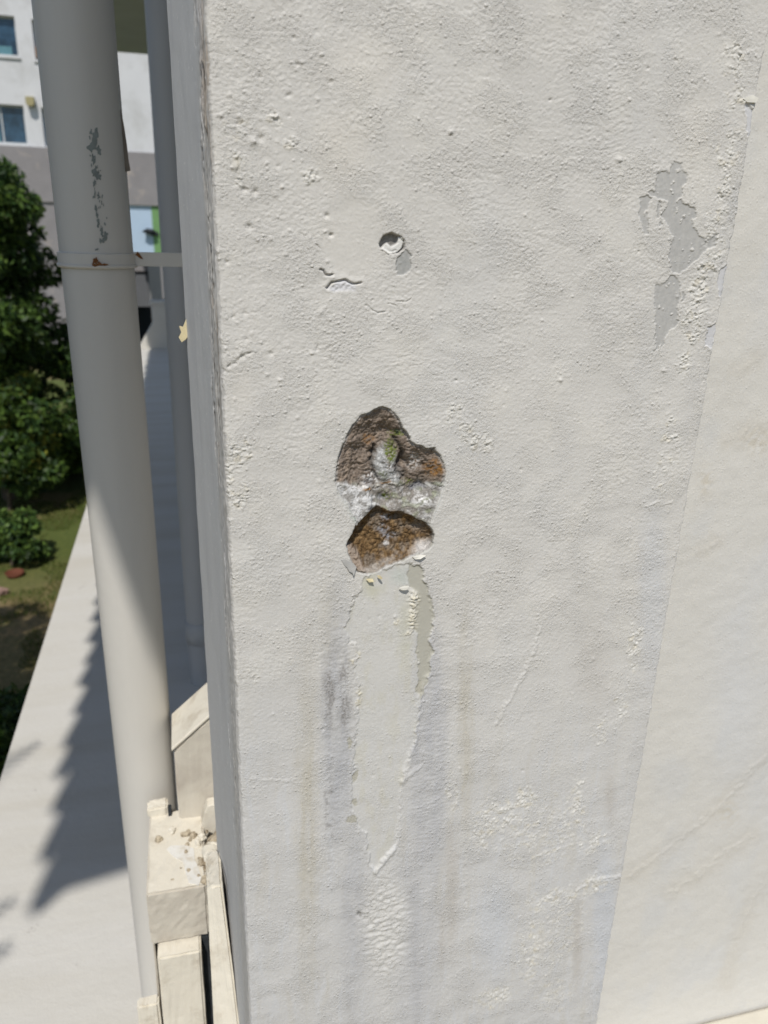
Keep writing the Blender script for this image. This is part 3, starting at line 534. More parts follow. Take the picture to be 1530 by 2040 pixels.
# the cream chip hanging off the far arris of the side face
A = [(376, 622), (374, 640), (376, 668), (370, 676), (362, 682), (356, 672), (361, 662), (357, 650), (364, 652), (369, 640)]
P_ = [onY(u, v, 1.092) for u, v in A]
prism('paint_flake', P_, [p + np.array([0.001, 0.004, 0]) for p in P_], M['flake_cream'], pillar)

# ================================================================== recessed wall to the right
YR = 0.92
NCr, NRr = 300, 600
xr = np.linspace(XR - 0.02, 1.45, NCr); zr = np.linspace(0.30, -1.62, NRr)
RX, RZ = np.meshgrid(xr, zr); rx = RX.ravel() * 1000; rz = RZ.ravel() * 1000
Pr = np.stack([rx / 1000, np.full_like(rx, YR), rz / 1000], 1) @ np.stack([AX, AY, AZ]); rpx = CX + F * Pr[:, 0] / -Pr[:, 2]; rpy = CY - F * Pr[:, 1] / -Pr[:, 2]
hr = 1.5 * fbm(rx / 150, rz / 190, 201, 3) + 0.35 * fbm(rx / 25, rz / 22, 202, 3) + 0.12 * fbm(rx / 6, rz / 5, 203, 2)
Cr = np.tile(np.array((0.63, 0.612, 0.572)), (len(rx), 1))
Cr = mix(Cr, (0.60, 0.595, 0.58), ss(-0.1, 0.8, fbm(rx / 90, rz / 160, 204, 3)) * 0.7)
Cr = mix(Cr, (0.60, 0.605, 0.615), (np.exp(-(((rpx - 1470) / 60) ** 2 + ((rpy - 1400) / 220) ** 2))) * 0.6)
def rline(pts):
    d = np.full(rx.shape, 1e9); P = np.array(pts, float); ux = rpx + 8 * noise(rx / 14, rz / 14, 206) + 4 * noise(rx / 5, rz / 5, 207); uy = rpy + 8 * noise(rx / 14, rz / 14, 208)
    for i in range(len(P) - 1):
        x0, y0 = P[i]; e = P[i + 1] - P[i]; t = np.clip(((ux - x0) * e[0] + (uy - y0) * e[1]) / (e @ e), 0, 1); d = np.minimum(d, np.hypot(ux - x0 - t * e[0], uy - y0 - t * e[1]))
    return d
for pts, a in [([(1545, 1490), (1500, 1530), (1440, 1600), (1370, 1660), (1310, 1705), (1255, 1745)], 1.6), ([(1500, 1665), (1440, 1700), (1390, 1745), (1330, 1780)], 1.5), ([(1540, 1740), (1500, 1790), (1465, 1880), (1445, 1960)], 1.2), ([(1450, 880), (1500, 850), (1545, 855)], 0.9), ([(1470, 740), (1510, 715)], 1.0), ([(1400, 1095), (1425, 1080)], 1.0)]:
    d = rline(pts); hr += 0.6 * a * np.exp(-(d / 4.0) ** 2) * (0.5 + ss(-0.2, 0.5, noise(rx / 7, rz / 7, 209))); Cr = mix(Cr, (0.54, 0.50, 0.43), np.exp(-((d - 5) / 14) ** 2) * 0.28)
Cr = mix(Cr, (0.54, 0.49, 0.40), np.clip(np.exp(-(((rpx - 1450) / 22) ** 2 + ((rpy - 1620) / 30) ** 2)) * 0.5 + np.exp(-(((rpx - 1405) / 14) ** 2 + ((rpy - 960) / 30) ** 2)) * 0.6 + np.exp(-(((rpx - 1510) / 30) ** 2 + ((rpy - 880) / 25) ** 2)) * 0.6, 0, 0.8) * ss(-0.4, 0.3, noise(rx / 9, rz / 9, 210)))
rcr = np.exp(-(((rpx - 1505) / 30) ** 2 + ((rpy - 870) / 40) ** 2)) + np.exp(-(((rpx - 1405) / 12) ** 2 + ((rpy - 970) / 30) ** 2)) + np.exp(-(((rpx - 1365) / 14) ** 2 + ((rpy - 1730) / 16) ** 2)); hr += 1.2 * rcr * noise(rx / 4, rz / 4, 211)
rec = thing('recessed_wall', (0.83, 1.0, -H), 'smooth cream wall set back to the right of the damaged pillar', 'wall')
idr = np.arange(NCr * NRr).reshape(NRr, NCr)
Qr = np.stack([idr[1:, :-1], idr[1:, 1:], idr[:-1, 1:], idr[:-1, :-1]], -1).reshape(-1, 4)
mesh('painted_plaster', np.stack([rx / 1000, YR - hr / 1000, rz / 1000], 1), Qr, M['paint'], rec, True, np.concatenate([np.clip(Cr, 0.02, 0.85), np.full((len(rx), 1), 0.35)], 1).astype(np.float32))
box('core', XR - 0.003, 2.4, YR + 0.012, 1.09, -H, 2.88, M['rough_paint'], rec)
box('plain_plaster', 1.4505, 2.4, YR - 0.0005, YR + 0.011, -H, 2.87, M['rough_paint'], rec)
zl = onY(1427, 2027, YR)[2]
led = box('cream_ledge', XR + 0.06, 2.0, 0.70, YR - 0.003, zl - 0.10, zl, M['rledge'], None, 0.006)
tag(led, 'cream ledge at the foot of the recessed wall, bottom right corner', 'ledge')

# ================================================================== drain pipes
PX0, PY0, PR = -0.134, 1.47, 0.060
pipe = thing('drain_pipe', (PX0, PY0, -1.9), 'thick cream drain pipe with a clamp, in front at the left', 'pipe')
lathe('tube', [(PR, -1.9), (PR, -0.9), (PR * 1.002, -0.4), (PR, 0.2), (PR, 2.86)], PX0, PY0, M['pipe'], pipe, 64)
zc0, zc1 = onY(190, 533, PY0 - PR)[2], onY(190, 505, PY0 - PR)[2]
cl_ = lathe('clamp', [(PR, zc0), (PR + .004, zc0 + .0008), (PR + .004, zc1 - .0008), (PR, zc1)], PX0, PY0, M['pipe'], pipe, 64, False)
lathe('clamp_lip', [(PR + .004, zc0 - .002), (PR + .006, zc0), (PR + .006, zc0 + .003), (PR + .004, zc0 + .004)], PX0, PY0, M['pipe'], cl_, 64, False)
bk = box('clamp_bracket', PX0 + PR - 0.004, 0.05, PY0 - 0.012, PY0 - 0.006, zc0 + 0.001, zc1 + 0.002, M['pipe'], pipe, 0.001)
def on_pipe(u, v, off=0.0):
    r = ray(u, v); a = r[0] ** 2 + r[1] ** 2; b = -2 * (r[0] * PX0 + r[1] * PY0); c = PX0 ** 2 + PY0 ** 2 - (PR + off) ** 2
    q = b * b - 4 * a * c
    return r * ((-b - math.sqrt(max(q, 0))) / (2 * a))
def pipe_patch(name, cx, cy, rx, ry, mat, parent, seed, off=0.0006):
    r_ = random.Random(seed); pts = []
    N_ = 22; f_ = [r_.uniform(0, 6.3) for _ in range(3)]
    for k in range(N_):
        a = 2 * math.pi * k / N_; s = 0.8 + 0.22 * math.sin(2 * a + f_[0]) + 0.16 * math.sin(5 * a + f_[1]) + r_.uniform(-0.14, 0.14); pts.append((cx + rx * s * math.cos(a), cy + ry * s * math.sin(a)))
    A = [on_pipe(u, v, off) for u, v in pts]; c = on_pipe(cx, cy, off); B = [on_pipe(u, v, -0.001) for u, v in pts]
    Vp = [c] + A + B; n = N_; Fc = []
    for i in range(n):
        j = (i + 1) % n; Fc += [(0, 1 + i, 1 + j), (1 + i, 1 + n + i, 1 + n + j, 1 + j)]
    return mesh(name, Vp, Fc, mat, parent)
for i, (u, v, a, b) in enumerate([(190, 272, 9, 16), (184, 292, 10, 13), (197, 300, 6, 10), (186, 318, 4, 12), (190, 345, 8, 12), (196, 352, 6, 9), (188, 365, 3, 9), (189, 388, 2.5, 8), (191, 415, 3, 10), (193, 428, 2.5, 9), (196, 446, 3.5, 9), (203, 462, 4, 10), (210, 470, 7, 9), (207, 478, 8, 6), (200, 480, 2.5, 8), (193, 497, 4, 3)]):
    pipe_patch('bare_patch', u, v, a, b, M['verdigris'], pipe, 300 + i)
for i in range(46):
    v_ = random.uniform(255, 492); u_ = 183 + (v_ - 255) * 0.09 + random.gauss(0, 5); pipe_patch('bare_patch', u_, v_, random.uniform(0.8, 2.6), random.uniform(1.5, 5), M['verdigris'], pipe, 330 + i)
for i, (u, v, a, b) in enumerate([(190, 519, 5, 9), (196, 526, 6, 5), (188, 528, 7, 3), (206, 527, 8, 3)]):
    pipe_patch('rust_spot', u, v, a, b, M['rust'], pipe, 400 + i, 0.0065)
p0 = onY(277, 508, PY0 - 0.012); prism('rust_spot', [p0 + np.array(q) for q in [(-.006, -.0006, 0), (.002, -.0006, -.006), (.007, -.0006, -.007), (.001, -.0006, .002), (-.002, -.0006, .006)]], [p0 + np.array(q) for q in [(-.006, .001, 0), (.002, .001, -.006), (.007, .001, -.007), (.001, .001, .002), (-.002, .001, .006)]], M['rust'], bk)
# strip of paint peeling off the pipe's right flank
sp = [(236, 214), (241, 220), (247, 250), (253, 290), (256, 318), (260, 340), (250, 342), (245, 318), (243, 296), (238, 282), (236, 250)]
A = [onY(u, v, PY0 - 0.015) for u, v in sp]; prism('peeling_strip', A, [a + np.array([0, 0.003, 0]) for a in A], M['strip'], pipe)
P2Y, P2R = 3.05, 0.055; P2X = onY(287, 0, P2Y)[0] + P2R * 1.003
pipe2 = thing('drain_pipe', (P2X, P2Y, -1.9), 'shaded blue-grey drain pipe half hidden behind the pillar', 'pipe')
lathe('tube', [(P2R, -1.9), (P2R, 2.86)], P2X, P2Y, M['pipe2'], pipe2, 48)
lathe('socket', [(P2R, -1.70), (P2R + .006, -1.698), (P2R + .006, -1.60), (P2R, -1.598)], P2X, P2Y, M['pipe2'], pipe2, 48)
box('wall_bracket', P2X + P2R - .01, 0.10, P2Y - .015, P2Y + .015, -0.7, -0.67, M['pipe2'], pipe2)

# ================================================================== stepped sill left of the pillar
sill = thing('stepped_sill', (-0.06, 1.25, -1.9), 'stepped cream masonry sill with crumbled mortar beside the pillar foot', 'sill')
YB = 1.15
b0 = onY(291, 1786, YB); b1 = onY(411, 1760, YB); zB = (b0[2] + b1[2]) / 2
zC = (onY(300, 1882, YB)[2] + onY(402, 1852, YB)[2]) / 2
yBk = onZ(292, 1622, zB)[1]
xB0, xB1 = b0[0], b1[0]
def slab(name, x0, x1, y0, y1, z0, z1, mat, top_mat=None, parent=sill, bev=0.004):
    o = mesh(name, boxv(x0, x1, y0, y1, z0, z1), BOXF, mat, parent)
    if top_mat: o.data.materials.append(top_mat); o.data.polygons[1].material_index = 1
    bevel(o, bev, 2); return o
slab('lower_block', xB0, xB1 + 0.0, YB, yBk, zC - 0.01, zB, M['sillfront'], M['sill'])
yA = yBk - 0.03
a4, a3 = onY(346, 1496, yA), onY(426, 1422, yA); a1, a2 = onY(341, 1430, yA), onY(420, 1366, yA)
def ysh(p, y1): return np.array([p[0], y1, p[2]])
yA1 = onZ(341, 1432, a4[2])[1]
fr = [np.array([a4[0], yA, -1.9]), np.array([a3[0] + .02, yA, -1.9]), a3 + np.array([.02, 0, .02 * (a3[2] - a4[2]) / (a3[0] - a4[0])]), a4]
up = prism('upper_block', fr, [ysh(p, yA1) for p in fr], M['sillfront'], sill, 0.004)
s0 = (a3[2] - a4[2]) / (a3[0] - a4[0])
cap = [a4 + np.array([-.004, -.004, .001]), a3 + np.array([.02, -.004, .02 * s0 + .001]), a3 + np.array([.02, -.004, .02 * s0 + .009]), a4 + np.array([-.004, -.004, .009])]
prism('sloped_cap', cap, [ysh(p, yA1 + .005) for p in cap], M['sill'], up, 0.002)
# the board below the block, a black-filled slot and the facing strip
c0, c1 = onY(312, 1900, YB - 0.03), onY(401, 1868, YB - 0.03)
lowb = slab('lower_board', c0[0], c1[0] - 0.002, YB - 0.03, YB + 0.12, -1.9, zC - 0.012, M['sill'], M['sill'])
slab('rear_board', xB0 + 0.002, c0[0] - 0.006, YB + 0.004, YB + 0.20, -1.9, zC - 0.0105, M['sillfront'])
e0 = onY(272, 2008, YB - 0.02); slab('corner_step', e0[0], c0[0] - 0.006, YB - 0.02, YB + 0.003, -1.9, e0[2], M['sill'])
box('slot', c1[0] - 0.0015, c1[0] + 0.012, YB + 0.01, YB + 0.10, -1.9, zC - 0.02, M['black'], sill)  # solid black filler painting the shade inside the gap
d0, d1, d2, d3 = onY(412, 1768, 0.985), onY(443, 1764, 0.972), onY(481, 2075, 0.915), onY(428, 2075, 0.925)
fs = [d0, d1, d2 + (d2 - d1) * 0.9, d3 + (d3 - d0) * 0.9]
prism('facing_strip', fs, [p + np.array([0.0, 0.10, -0.02]) for p in fs], M['sill'], sill, 0.003)
# standing tab, painted slot shade and broken mortar
t0 = onY(293, 1618, yBk - 0.012); t1 = onY(334, 1612, yBk - 0.012); tb = onY(334, 1660, yBk - 0.012)
prism('standing_tab', [np.array([t0[0], t0[1], zB - .004]), np.array([t1[0], t1[1], zB - .004]), t1 + np.array([0, 0, .008]), t0 + np.array([0, 0, .004])], [np.array([t0[0], yBk + .02, zB - .004]), np.array([t1[0], yBk + .02, zB - .004]), np.array([t1[0], yBk + .02, t1[2] + .008]), np.array([t0[0], yBk + .02, t0[2] + .004])], M['sill'], sill, 0.003)
def weather(o, amp=0.0011, cuts=9, sc=95.0):
    """bevelled block made uneven: subdivide and push the vertices about"""
    import bmesh
    me = o.data; b = bmesh.new(); b.from_mesh(me)
    bmesh.ops.bevel(b, geom=list(b.edges), offset=0.004, segments=2, affect='EDGES', clamp_overlap=True)
    bmesh.ops.subdivide_edges(b, edges=[e for e in b.edges if e.calc_length() > 0.02], cuts=cuts, use_grid_fill=True)
    P = np.array([v.co for v in b.verts]); 
    for ax in range(3):
        q = fbm(P[:, (ax + 1) % 3] * sc + P[:, ax] * sc * .6, P[:, (ax + 2) % 3] * sc, 700 + ax, 3) * amp
        for v, d_ in zip(b.verts, q): v.co[ax] += float(d_)
    b.to_mesh(me); b.free()
    for m in list(o.modifiers): o.modifiers.remove(m)
for o in list(sill.children):
    if o.name.split('.')[0] in ('lower_block', 'upper_block', 'lower_board', 'rear_board', 'corner_step', 'facing_strip', 'standing_tab'): weather(o)
def lump(name, c, r, mat, parent, seed, flat=0.7):
    import bmesh
    b = bmesh.new(); bmesh.ops.create_icosphere(b, subdivisions=2, radius=1.0); r_ = np.random.default_rng(seed)
    ph = r_.uniform(0, 6, 6)
    Vl = [];
    for v in b.verts:
        q = np.array(v.co); k = 1 + 0.22 * math.sin(3 * q[0] + ph[0]) + 0.2 * math.sin(4 * q[1] + ph[1]) + 0.15 * math.sin(5 * q[2] + ph[2]) + r_.uniform(-.08, .08)
        Vl.append(np.array(c) + q * k * np.array([r, r * 0.9, r * flat]))
    Fl = [tuple(v.index for v in f.verts) for f in b.faces]; b.free()
    return mesh(name, Vl, Fl, mat, parent)
for i, (u, v, r) in enumerate([(425, 1700, .014), (432, 1672, .012), (418, 1690, .010), (436, 1712, .012), (424, 1728, .011), (415, 1752, .008), (405, 1668, .008), (388, 1664, .006), (372, 1662, .006), (398, 1680, .006), (432, 1738, .010), (428, 1756, .009), (345, 1655, .006), (320, 1672, .006), (410, 1716, .007), (438, 1690, .013)]):
    p = onZ(u - 3, v, zB + r * 0.6); lump('mortar_lump', p, r * 1.35, M['mortar'] if i % 3 else M['sill'], sill, 500 + i)
tb0, tb1 = onY(412, 1662, yA - 0.03), onY(438, 1606, yA - 0.03)
prism('mortar_fin', [onY(u - 7, v, yA - .03) for u, v in [(404, 1668), (414, 1620), (420, 1606), (440, 1602), (440, 1640), (436, 1664), (424, 1658), (416, 1672)]], [onY(u - 7, v, yA - .03) + np.array([0, .025, 0]) for u, v in [(404, 1668), (414, 1620), (420, 1606), (440, 1602), (440, 1640), (436, 1664), (424, 1658), (416, 1672)]], M['sill'], sill, 0.002)
pw = [onZ(u, v, zB + .0015) for u, v in [(332, 1692), (340, 1684), (372, 1684), (386, 1690), (388, 1712), (396, 1730), (402, 1752), (396, 1762), (376, 1758), (370, 1738), (364, 1716), (346, 1706)]]
prism('white_patch', pw, [p + np.array([0, 0, -.003]) for p in pw], M['whitewash'], sill)
dk = [onY(u, v, yBk - 0.016) for u, v in [(335, 1616), (341, 1616), (344, 1640), (346, 1656), (338, 1658), (336, 1648)]]
prism('slot_shade', dk, [p + np.array([0, .02, 0]) for p in dk], M['black'], sill)  # black piece that paints the shade of a narrow recess
for i in range(26):
    u = random.gauss(395, 28); v = random.gauss(1672, 16) if i < 16 else random.uniform(1690, 1765); u = min(u, 432); r = random.uniform(.0018, .0045)
    if u > 296 and v < 1770: lump('mortar_lump', onZ(u, v, zB + r * .4), r, M['mortar'], sill, 540 + i)
# thin wire standing beside the side face
wp = [onY(u, v, 0.95) + np.array([-.006, 0, 0]) for u, v in [(440, 1692), (450, 1715), (459, 1750), (462, 1790), (463, 1820)]]
wv = []; wf = []
for i, p in enumerate(wp):
    for k in range(6): a = k * math.pi / 3; wv.append(p + 0.0006 * np.array([math.cos(a), math.sin(a), 0]))
for i in range(len(wp) - 1):
    for k in range(6): wf.append((i * 6 + k, i * 6 + (k + 1) % 6, (i + 1) * 6 + (k + 1) % 6, (i + 1) * 6 + k))
tag(mesh('loose_wire', wv, wf, M['wire']), 'thin dark bent wire against the side of the pillar', 'wire')

# ================================================================== ledge, house wall, canopy
def ledge_mat():
    m, n, l, p = new_mat('streaked_ledge_paint')
    tc = nd(n, 'ShaderNodeTexCoord'); mp = nd(n, 'ShaderNodeMapping'); mp.inputs['Rotation'].default_value = (0, 0, math.radians(-62)); mp.inputs['Scale'].default_value = (0.5, 3.2, 1)
    l.new(tc.outputs['Object'], mp.inputs[0])
    t = nd(n, 'ShaderNodeTexNoise', Scale=1.6, Detail=5.0, Roughness=0.55); l.new(mp.outputs[0], t.inputs[0])
    r = ramp(n, [(0.30, (0.555, 0.53, 0.475)), (0.5, (0.60, 0.582, 0.54)), (0.72, (0.63, 0.617, 0.59))]); l.new(t.outputs[0], r.inputs[0])
    t2 = nd(n, 'ShaderNodeTexNoise', Scale=9.0, Detail=6.0, Roughness=0.7); l.new(tc.outputs['Object'], t2.inputs[0])
    mr = nd(n, 'ShaderNodeMapRange'); mr.inputs[1].default_value = 0.66; mr.inputs[2].default_value = 0.74; l.new(t2.outputs[0], mr.inputs[0])
    mx = nd(n, 'ShaderNodeMix', data_type='RGBA'); l.new(mr.outputs[0], mx.inputs[0]); l.new(r.outputs[0], mx.inputs[6]); mx.inputs[7].default_value = (0.42, 0.40, 0.37, 1)
    l.new(mx.outputs[2], p.inputs['Base Color']); p.inputs['Roughness'].default_value = 0.8
    b = nd(n, 'ShaderNodeBump', Strength=1.0, Distance=0.004); l.new(t2.outputs[0], b.inputs['Height']); l.new(b.outputs[0], p.inputs['Normal'])
    return m
M['ledge'] = ledge_mat()
LZ = -1.9
ledge = box('concrete_ledge', -0.735, 0.058, 0.45, 13.4, LZ - 0.14, LZ, M['ledge'], None, 0.006)
tag(ledge, 'long white painted concrete ledge running back behind the pipe', 'ledge')
e0, e1 = onY(303, 604, 13.3), onY(345, 640, 13.3)
ep = thing('end_parapet', (-0.3, 13.2, LZ), 'shaded blue-grey block closing the far end of the white ledge', 'parapet')
eb = [np.array([e0[0], 13.05, LZ]), np.array([0.055, 13.05, LZ]), np.array([0.055, 13.05, e0[2]]), np.array([e0[0], 13.05, e0[2]])]
bk0 = onY(275, 690, 13.05); eb = [np.array([bk0[0], 13.05, LZ]), np.array([0.055, 13.05, LZ]), np.array([0.055, 13.05, e0[2]]), np.array([e0[0], 13.05, e0[2]]), np.array([e0[0], 13.05, onY(303, 642, 13.05)[2]])]
prism('block', eb, [ysh(p, 13.39) for p in eb], M['ledge'], ep, 0.01)
box('cap', e0[0] - .03, 0.054, 13.02, 13.42, e0[2] + .001, e0[2] + .05, M['ledge'], ep, 0.005)
hw = box('house_wall', 0.060, 0.30, 1.101, 16.6, -H, 2.88, M['rough_paint'])
tag(hw, 'cream side wall of the house running back behind the pillar', 'wall')
hb = box('house_wall', 0.30, 6.0, 1.101, 1.40, -H, 2.88, M['rough_paint']); tag(hb, 'cream house wall behind the recessed bay', 'wall')

# tiled canopy overhead, its eave outside the picture: its jagged edge shades the pipe and ledge
ZE = 2.9
M['soffit'] = plain('soffit_paint', (0.46, 0.50, 0.47), 0.8, 0.06, 2)
M['tile'] = plain('clay_tile', (0.30, 0.13, 0.08), 0.85, 0.25, 8, 0.002, 60)
can = thing('tiled_canopy', (-0.3, 6.0, ZE), 'grey-green soffit of the roof canopy overhead', 'roof')
XE = -1.47
plan = [(-1.462, -1.475), (-1.233, -1.20), (-1.0, -0.93), (-0.852, -0.93), (-0.838, -1.20), (-0.69, -1.20), (-0.64, -0.70), (2.4, 0.30), (2.4, 16.7), (XE, 16.7)]  # forward tab added to the outline to shape the shadow on the pipe
prism('soffit', [np.array([x, y, ZE]) for x, y in plan], [np.array([x, y, ZE + 0.10]) for x, y in plan], M['soffit'], can)
k = 0; y = -1.40; tile_me = None
while y < 16.4:                                          # round barrel tiles whose noses stand past the eave
    if tile_me is None:
        Vt = []; Ft = []; n = 8
        for xx in (-0.015, 0.40):
            for r in (0.088, 0.074):
                for q in range(n + 1):
                    a = math.pi * q / n; Vt.append((XE + xx, y + r * math.cos(a), ZE + 0.102 + (xx + .015) * 0.3 + r * math.sin(a)))
        n1 = n + 1
        for q in range(n):
            Ft += [(q, q + 1, 2 * n1 + q + 1, 2 * n1 + q), (n1 + q, 3 * n1 + q, 3 * n1 + q + 1, n1 + q + 1), (q, n1 + q, n1 + q + 1, q + 1)]
        # flat pan lip that hangs past the eave under each tile
        b_ = len(Vt)
        for (xx, yy) in ((-0.002, -0.098), (-0.002, 0.098), (-0.034, -0.06)):
            Vt += [(XE + xx, y + yy, ZE + 0.10), (XE + xx, y + yy, ZE + 0.012)]
        Ft += [(b_, b_ + 2, b_ + 4), (b_ + 1, b_ + 5, b_ + 3), (b_, b_ + 4, b_ + 5, b_ + 1), (b_ + 2, b_ + 3, b_ + 5, b_ + 4)]
        to = mesh('tile', Vt, Ft, M['tile'], can); tile_me = to
    else:
        o = tile_me.copy(); S.collection.objects.link(o); o.parent = can; o.location = (random.uniform(-.012, .014), 0.2 * k + random.uniform(-.035, .035), 0)
    k += 1; y += 0.2

# ================================================================== far block of flats
def far(u, v, Y): return onY(u, v, Y)
YFB = 36.0
M['fwall'] = plain('white_facade', (0.60, 0.605, 0.62), 0.8, 0.04, 0.8, stain=(0.50, 0.50, 0.50), stain_scale=0.7)
M['plinth'] = plain('grey_plinth', (0.245, 0.232, 0.235), 0.85, 0.10, 1.5, stain=(0.36, 0.32, 0.29), stain_scale=1.2, sh=(0.55, 0.65))
def glass_mat(name, col):
    m, n, l, p = new_mat(name); tc = nd(n, 'ShaderNodeTexCoord'); t = nd(n, 'ShaderNodeTexNoise', Scale=2.5, Detail=3.0); l.new(tc.outputs['Object'], t.inputs[0])
    c = np.array(col); r = ramp(n, [(0.35, tuple(c * 0.55)), (0.65, tuple(c * 1.4))]); l.new(t.outputs[0], r.inputs[0]); l.new(r.outputs[0], p.inputs['Base Color'])
    p.inputs['Roughness'].default_value = 0.08; p.inputs['Specular IOR Level'].default_value = 0.5; return m
M['glass'] = glass_mat('dark_blue_glass', (0.028, 0.065, 0.11))
M['curtain'] = plain('teal_curtain', (0.10, 0.22, 0.26), 0.8, 0.2, 4)
M['frame'] = plain('white_window_frame', (0.50, 0.52, 0.53), 0.5, 0.03, 4)
M['ochre'] = plain('ochre_lamp', (0.34, 0.30, 0.16), 0.6, 0.1, 10)
M['bluepanel'] = plain('pale_blue_panel', (0.42, 0.53, 0.66), 0.6, 0.03, 2)
M['green'] = plain('green_panel', (0.16, 0.30, 0.12), 0.6, 0.05, 2)
M['brown'] = plain('brown_box', (0.25, 0.16, 0.11), 0.7, 0.1, 10)
M['grey'] = plain('grey_render', (0.13, 0.135, 0.145), 0.85, 0.06, 3)
M['white'] = plain('white_post', (0.42, 0.415, 0.40), 0.7, 0.04, 6)
flats = thing('apartment_building', (-4, 38, -H), 'white apartment building with blue windows across the garden', 'building')
zp = far(48, 292, YFB)[2]; zq = far(250, 408, YFB)[2]
wins = []
for (u0, u1, v0, v1, kind) in [(-80, 28, 32, 112, 'a'), (62, 170, 38, 118, 'b'), (-64, 46, 210, 288, 'c'), (81, 190, 214, 292, 'd')]:
    ul = u1 if u1 < 60 else u0; p = far(ul, v0, YFB); q = far(ul, v1, YFB); w = 1.75
    x0, x1 = (p[0] - w, p[0]) if u1 < 60 else (p[0], p[0] + w)
    wins.append((x0, x1, q[2], p[2], kind))
    for sh in range(1, 5): wins.append((x0 - sh * 5.1, x1 - sh * 5.1, q[2], p[2], 'e'))
rows = sorted({(round(w[2], 3), round(w[3], 3)) for w in wins})
# facade as a slab with real openings: piers and spandrels between windows
zt = 9.5; xw0, xw1 = -30.0, 14.0
def facade():
    xs_ = sorted({xw0, xw1, *[w[0] for w in wins], *[w[1] for w in wins]}); zs_ = sorted({zp, zt, *[w[2] for w in wins], *[w[3] for w in wins]})
    Vf = []; Ff = []
    for i in range(len(xs_) - 1):
        for j in range(len(zs_) - 1):
            xm = (xs_[i] + xs_[i + 1]) / 2; zm = (zs_[j] + zs_[j + 1]) / 2
            if any(w[0] < xm < w[1] and w[2] < zm < w[3] for w in wins): continue
            b = len(Vf); Vf += [(xs_[i], YFB, zs_[j]), (xs_[i + 1], YFB, zs_[j]), (xs_[i + 1], YFB, zs_[j + 1]), (xs_[i], YFB, zs_[j + 1])]; Ff.append((b, b + 1, b + 2, b + 3))
    for w in wins:
        b = len(Vf); x0, x1, z0, z1, _ = w; yb = YFB + 0.28
        Vf += [(x0, YFB, z0), (x1, YFB, z0), (x1, YFB, z1), (x0, YFB, z1), (x0, yb, z0), (x1, yb, z0), (x1, yb, z1), (x0, yb, z1)]
        Ff += [(b, b + 4, b + 5, b + 1), (b + 1, b + 5, b + 6, b + 2), (b + 2, b + 6, b + 7, b + 3), (b + 3, b + 7, b + 4, b)]
    mesh('wall', Vf, Ff, M['fwall'], flats)
facade()
box('rear_wall', xw0, xw1, YFB + 0.45, YFB + 8, -H, zt, M['fwall'], flats)
for (x0, x1, z0, z1, kind) in wins:
    f = box('window', x0 + .002, x1 - .002, YFB + 0.20, YFB + 0.26, z0 + .002, z0 + 0.07, M['frame'], flats)
    box('head_frame', x0 + .002, x1 - .002, YFB + .2, YFB + .26, z1 - .06, z1 - .002, M['frame'], f)
    for xx in (x0 + .002, x1 - .052): box('side_frame', xx, xx + .05, YFB + .2, YFB + .26, z0 + .071, z1 - .061, M['frame'], f)
    xm = (x0 + x1) / 2
    box('mullion', xm - .025, xm + .025, YFB + .201, YFB + .259, z0 + .071, z1 - .061, M['frame'], f)
    box('pane', x0 + .053, xm - .026, YFB + .225, YFB + .235, z0 + .071, z1 - .061, M['glass'], f)
    box('pane', xm + .026, x1 - .053, YFB + .225, YFB + .235, z0 + .071, z1 - .061, M['glass'], f)
    box('sill', x0 - .06, x1 + .06, YFB - .07, YFB - .002, z0 - .09, z0 - .01, M['fwall'], f)
    if kind in 'ac': box('curtain', x0 + .3, x1 - (.25 if kind == 'a' else 1.0), YFB + .205, YFB + .222, z0 + .075, z0 + (.35 if kind == 'a' else 1.0), M['curtain'], f)
    if kind == 'b': box('air_vent', x0 + .05, x0 + .55, YFB - .12, YFB + .19, z0 + .075, z0 + .42, M['brown'], f)
box('plinth', xw0, xw1, YFB - 0.12, YFB + 0.44, zq, zp - 0.001, M['plinth'], flats)
pb0, pb1, pg1 = far(225, 410, YFB)[0], far(301, 410, YFB)[0], far(319, 410, YFB)[0]; zb = far(250, 500, YFB)[2] - 0.5
box('lower_wall', xw0, pb0 - .002, YFB - 0.04, YFB + 0.44, -H, zq - .001, M['plinth'], flats); box('lower_wall', pg1 + .302, xw1, YFB - 0.04, YFB + 0.44, -H, zq - .001, M['plinth'], flats)
box('blue_panel', pb0, pb1, YFB + 0.0, YFB + .44, zb, zq - .001, M['bluepanel'], flats); box('green_panel', pb1 + .001, pg1 + .3, YFB - .02, YFB + .44, zb, zq - .001, M['green'], flats)
box('lower_wall', pb0 - .001, pg1 + .301, YFB + .02, YFB + .43, -H, zb - .001, M['plinth'], flats)
lp = far(62, 204, YFB)
lamp = thing('wall_lamp', (lp[0], YFB - .25, lp[2]), 'small ochre box lamp fixed on the white facade between windows', 'lamp')
prism('housing', [np.array([lp[0] + a, YFB - .32, lp[2] + b]) for a, b in [(-.16, .17), (.16, .17), (.15, -.1), (.05, -.17), (-.05, -.17), (-.15, -.1)]], [np.array([lp[0] + a, YFB - .05, lp[2] + b]) for a, b in [(-.16, .17), (.16, .17), (.15, -.1), (.05, -.17), (-.05, -.17), (-.15, -.1)]], M['ochre'], lamp, 0.02)
box('mount', lp[0] - .06, lp[0] + .06, YFB - .049, YFB - .001, lp[2] - .06, lp[2] + .08, M['brown'], lamp)
cp = far(298, 461, YFB)
cctv = thing('security_camera', (cp[0], YFB - .3, cp[2]), 'small black camera on the pale blue panel across the garden', 'camera')
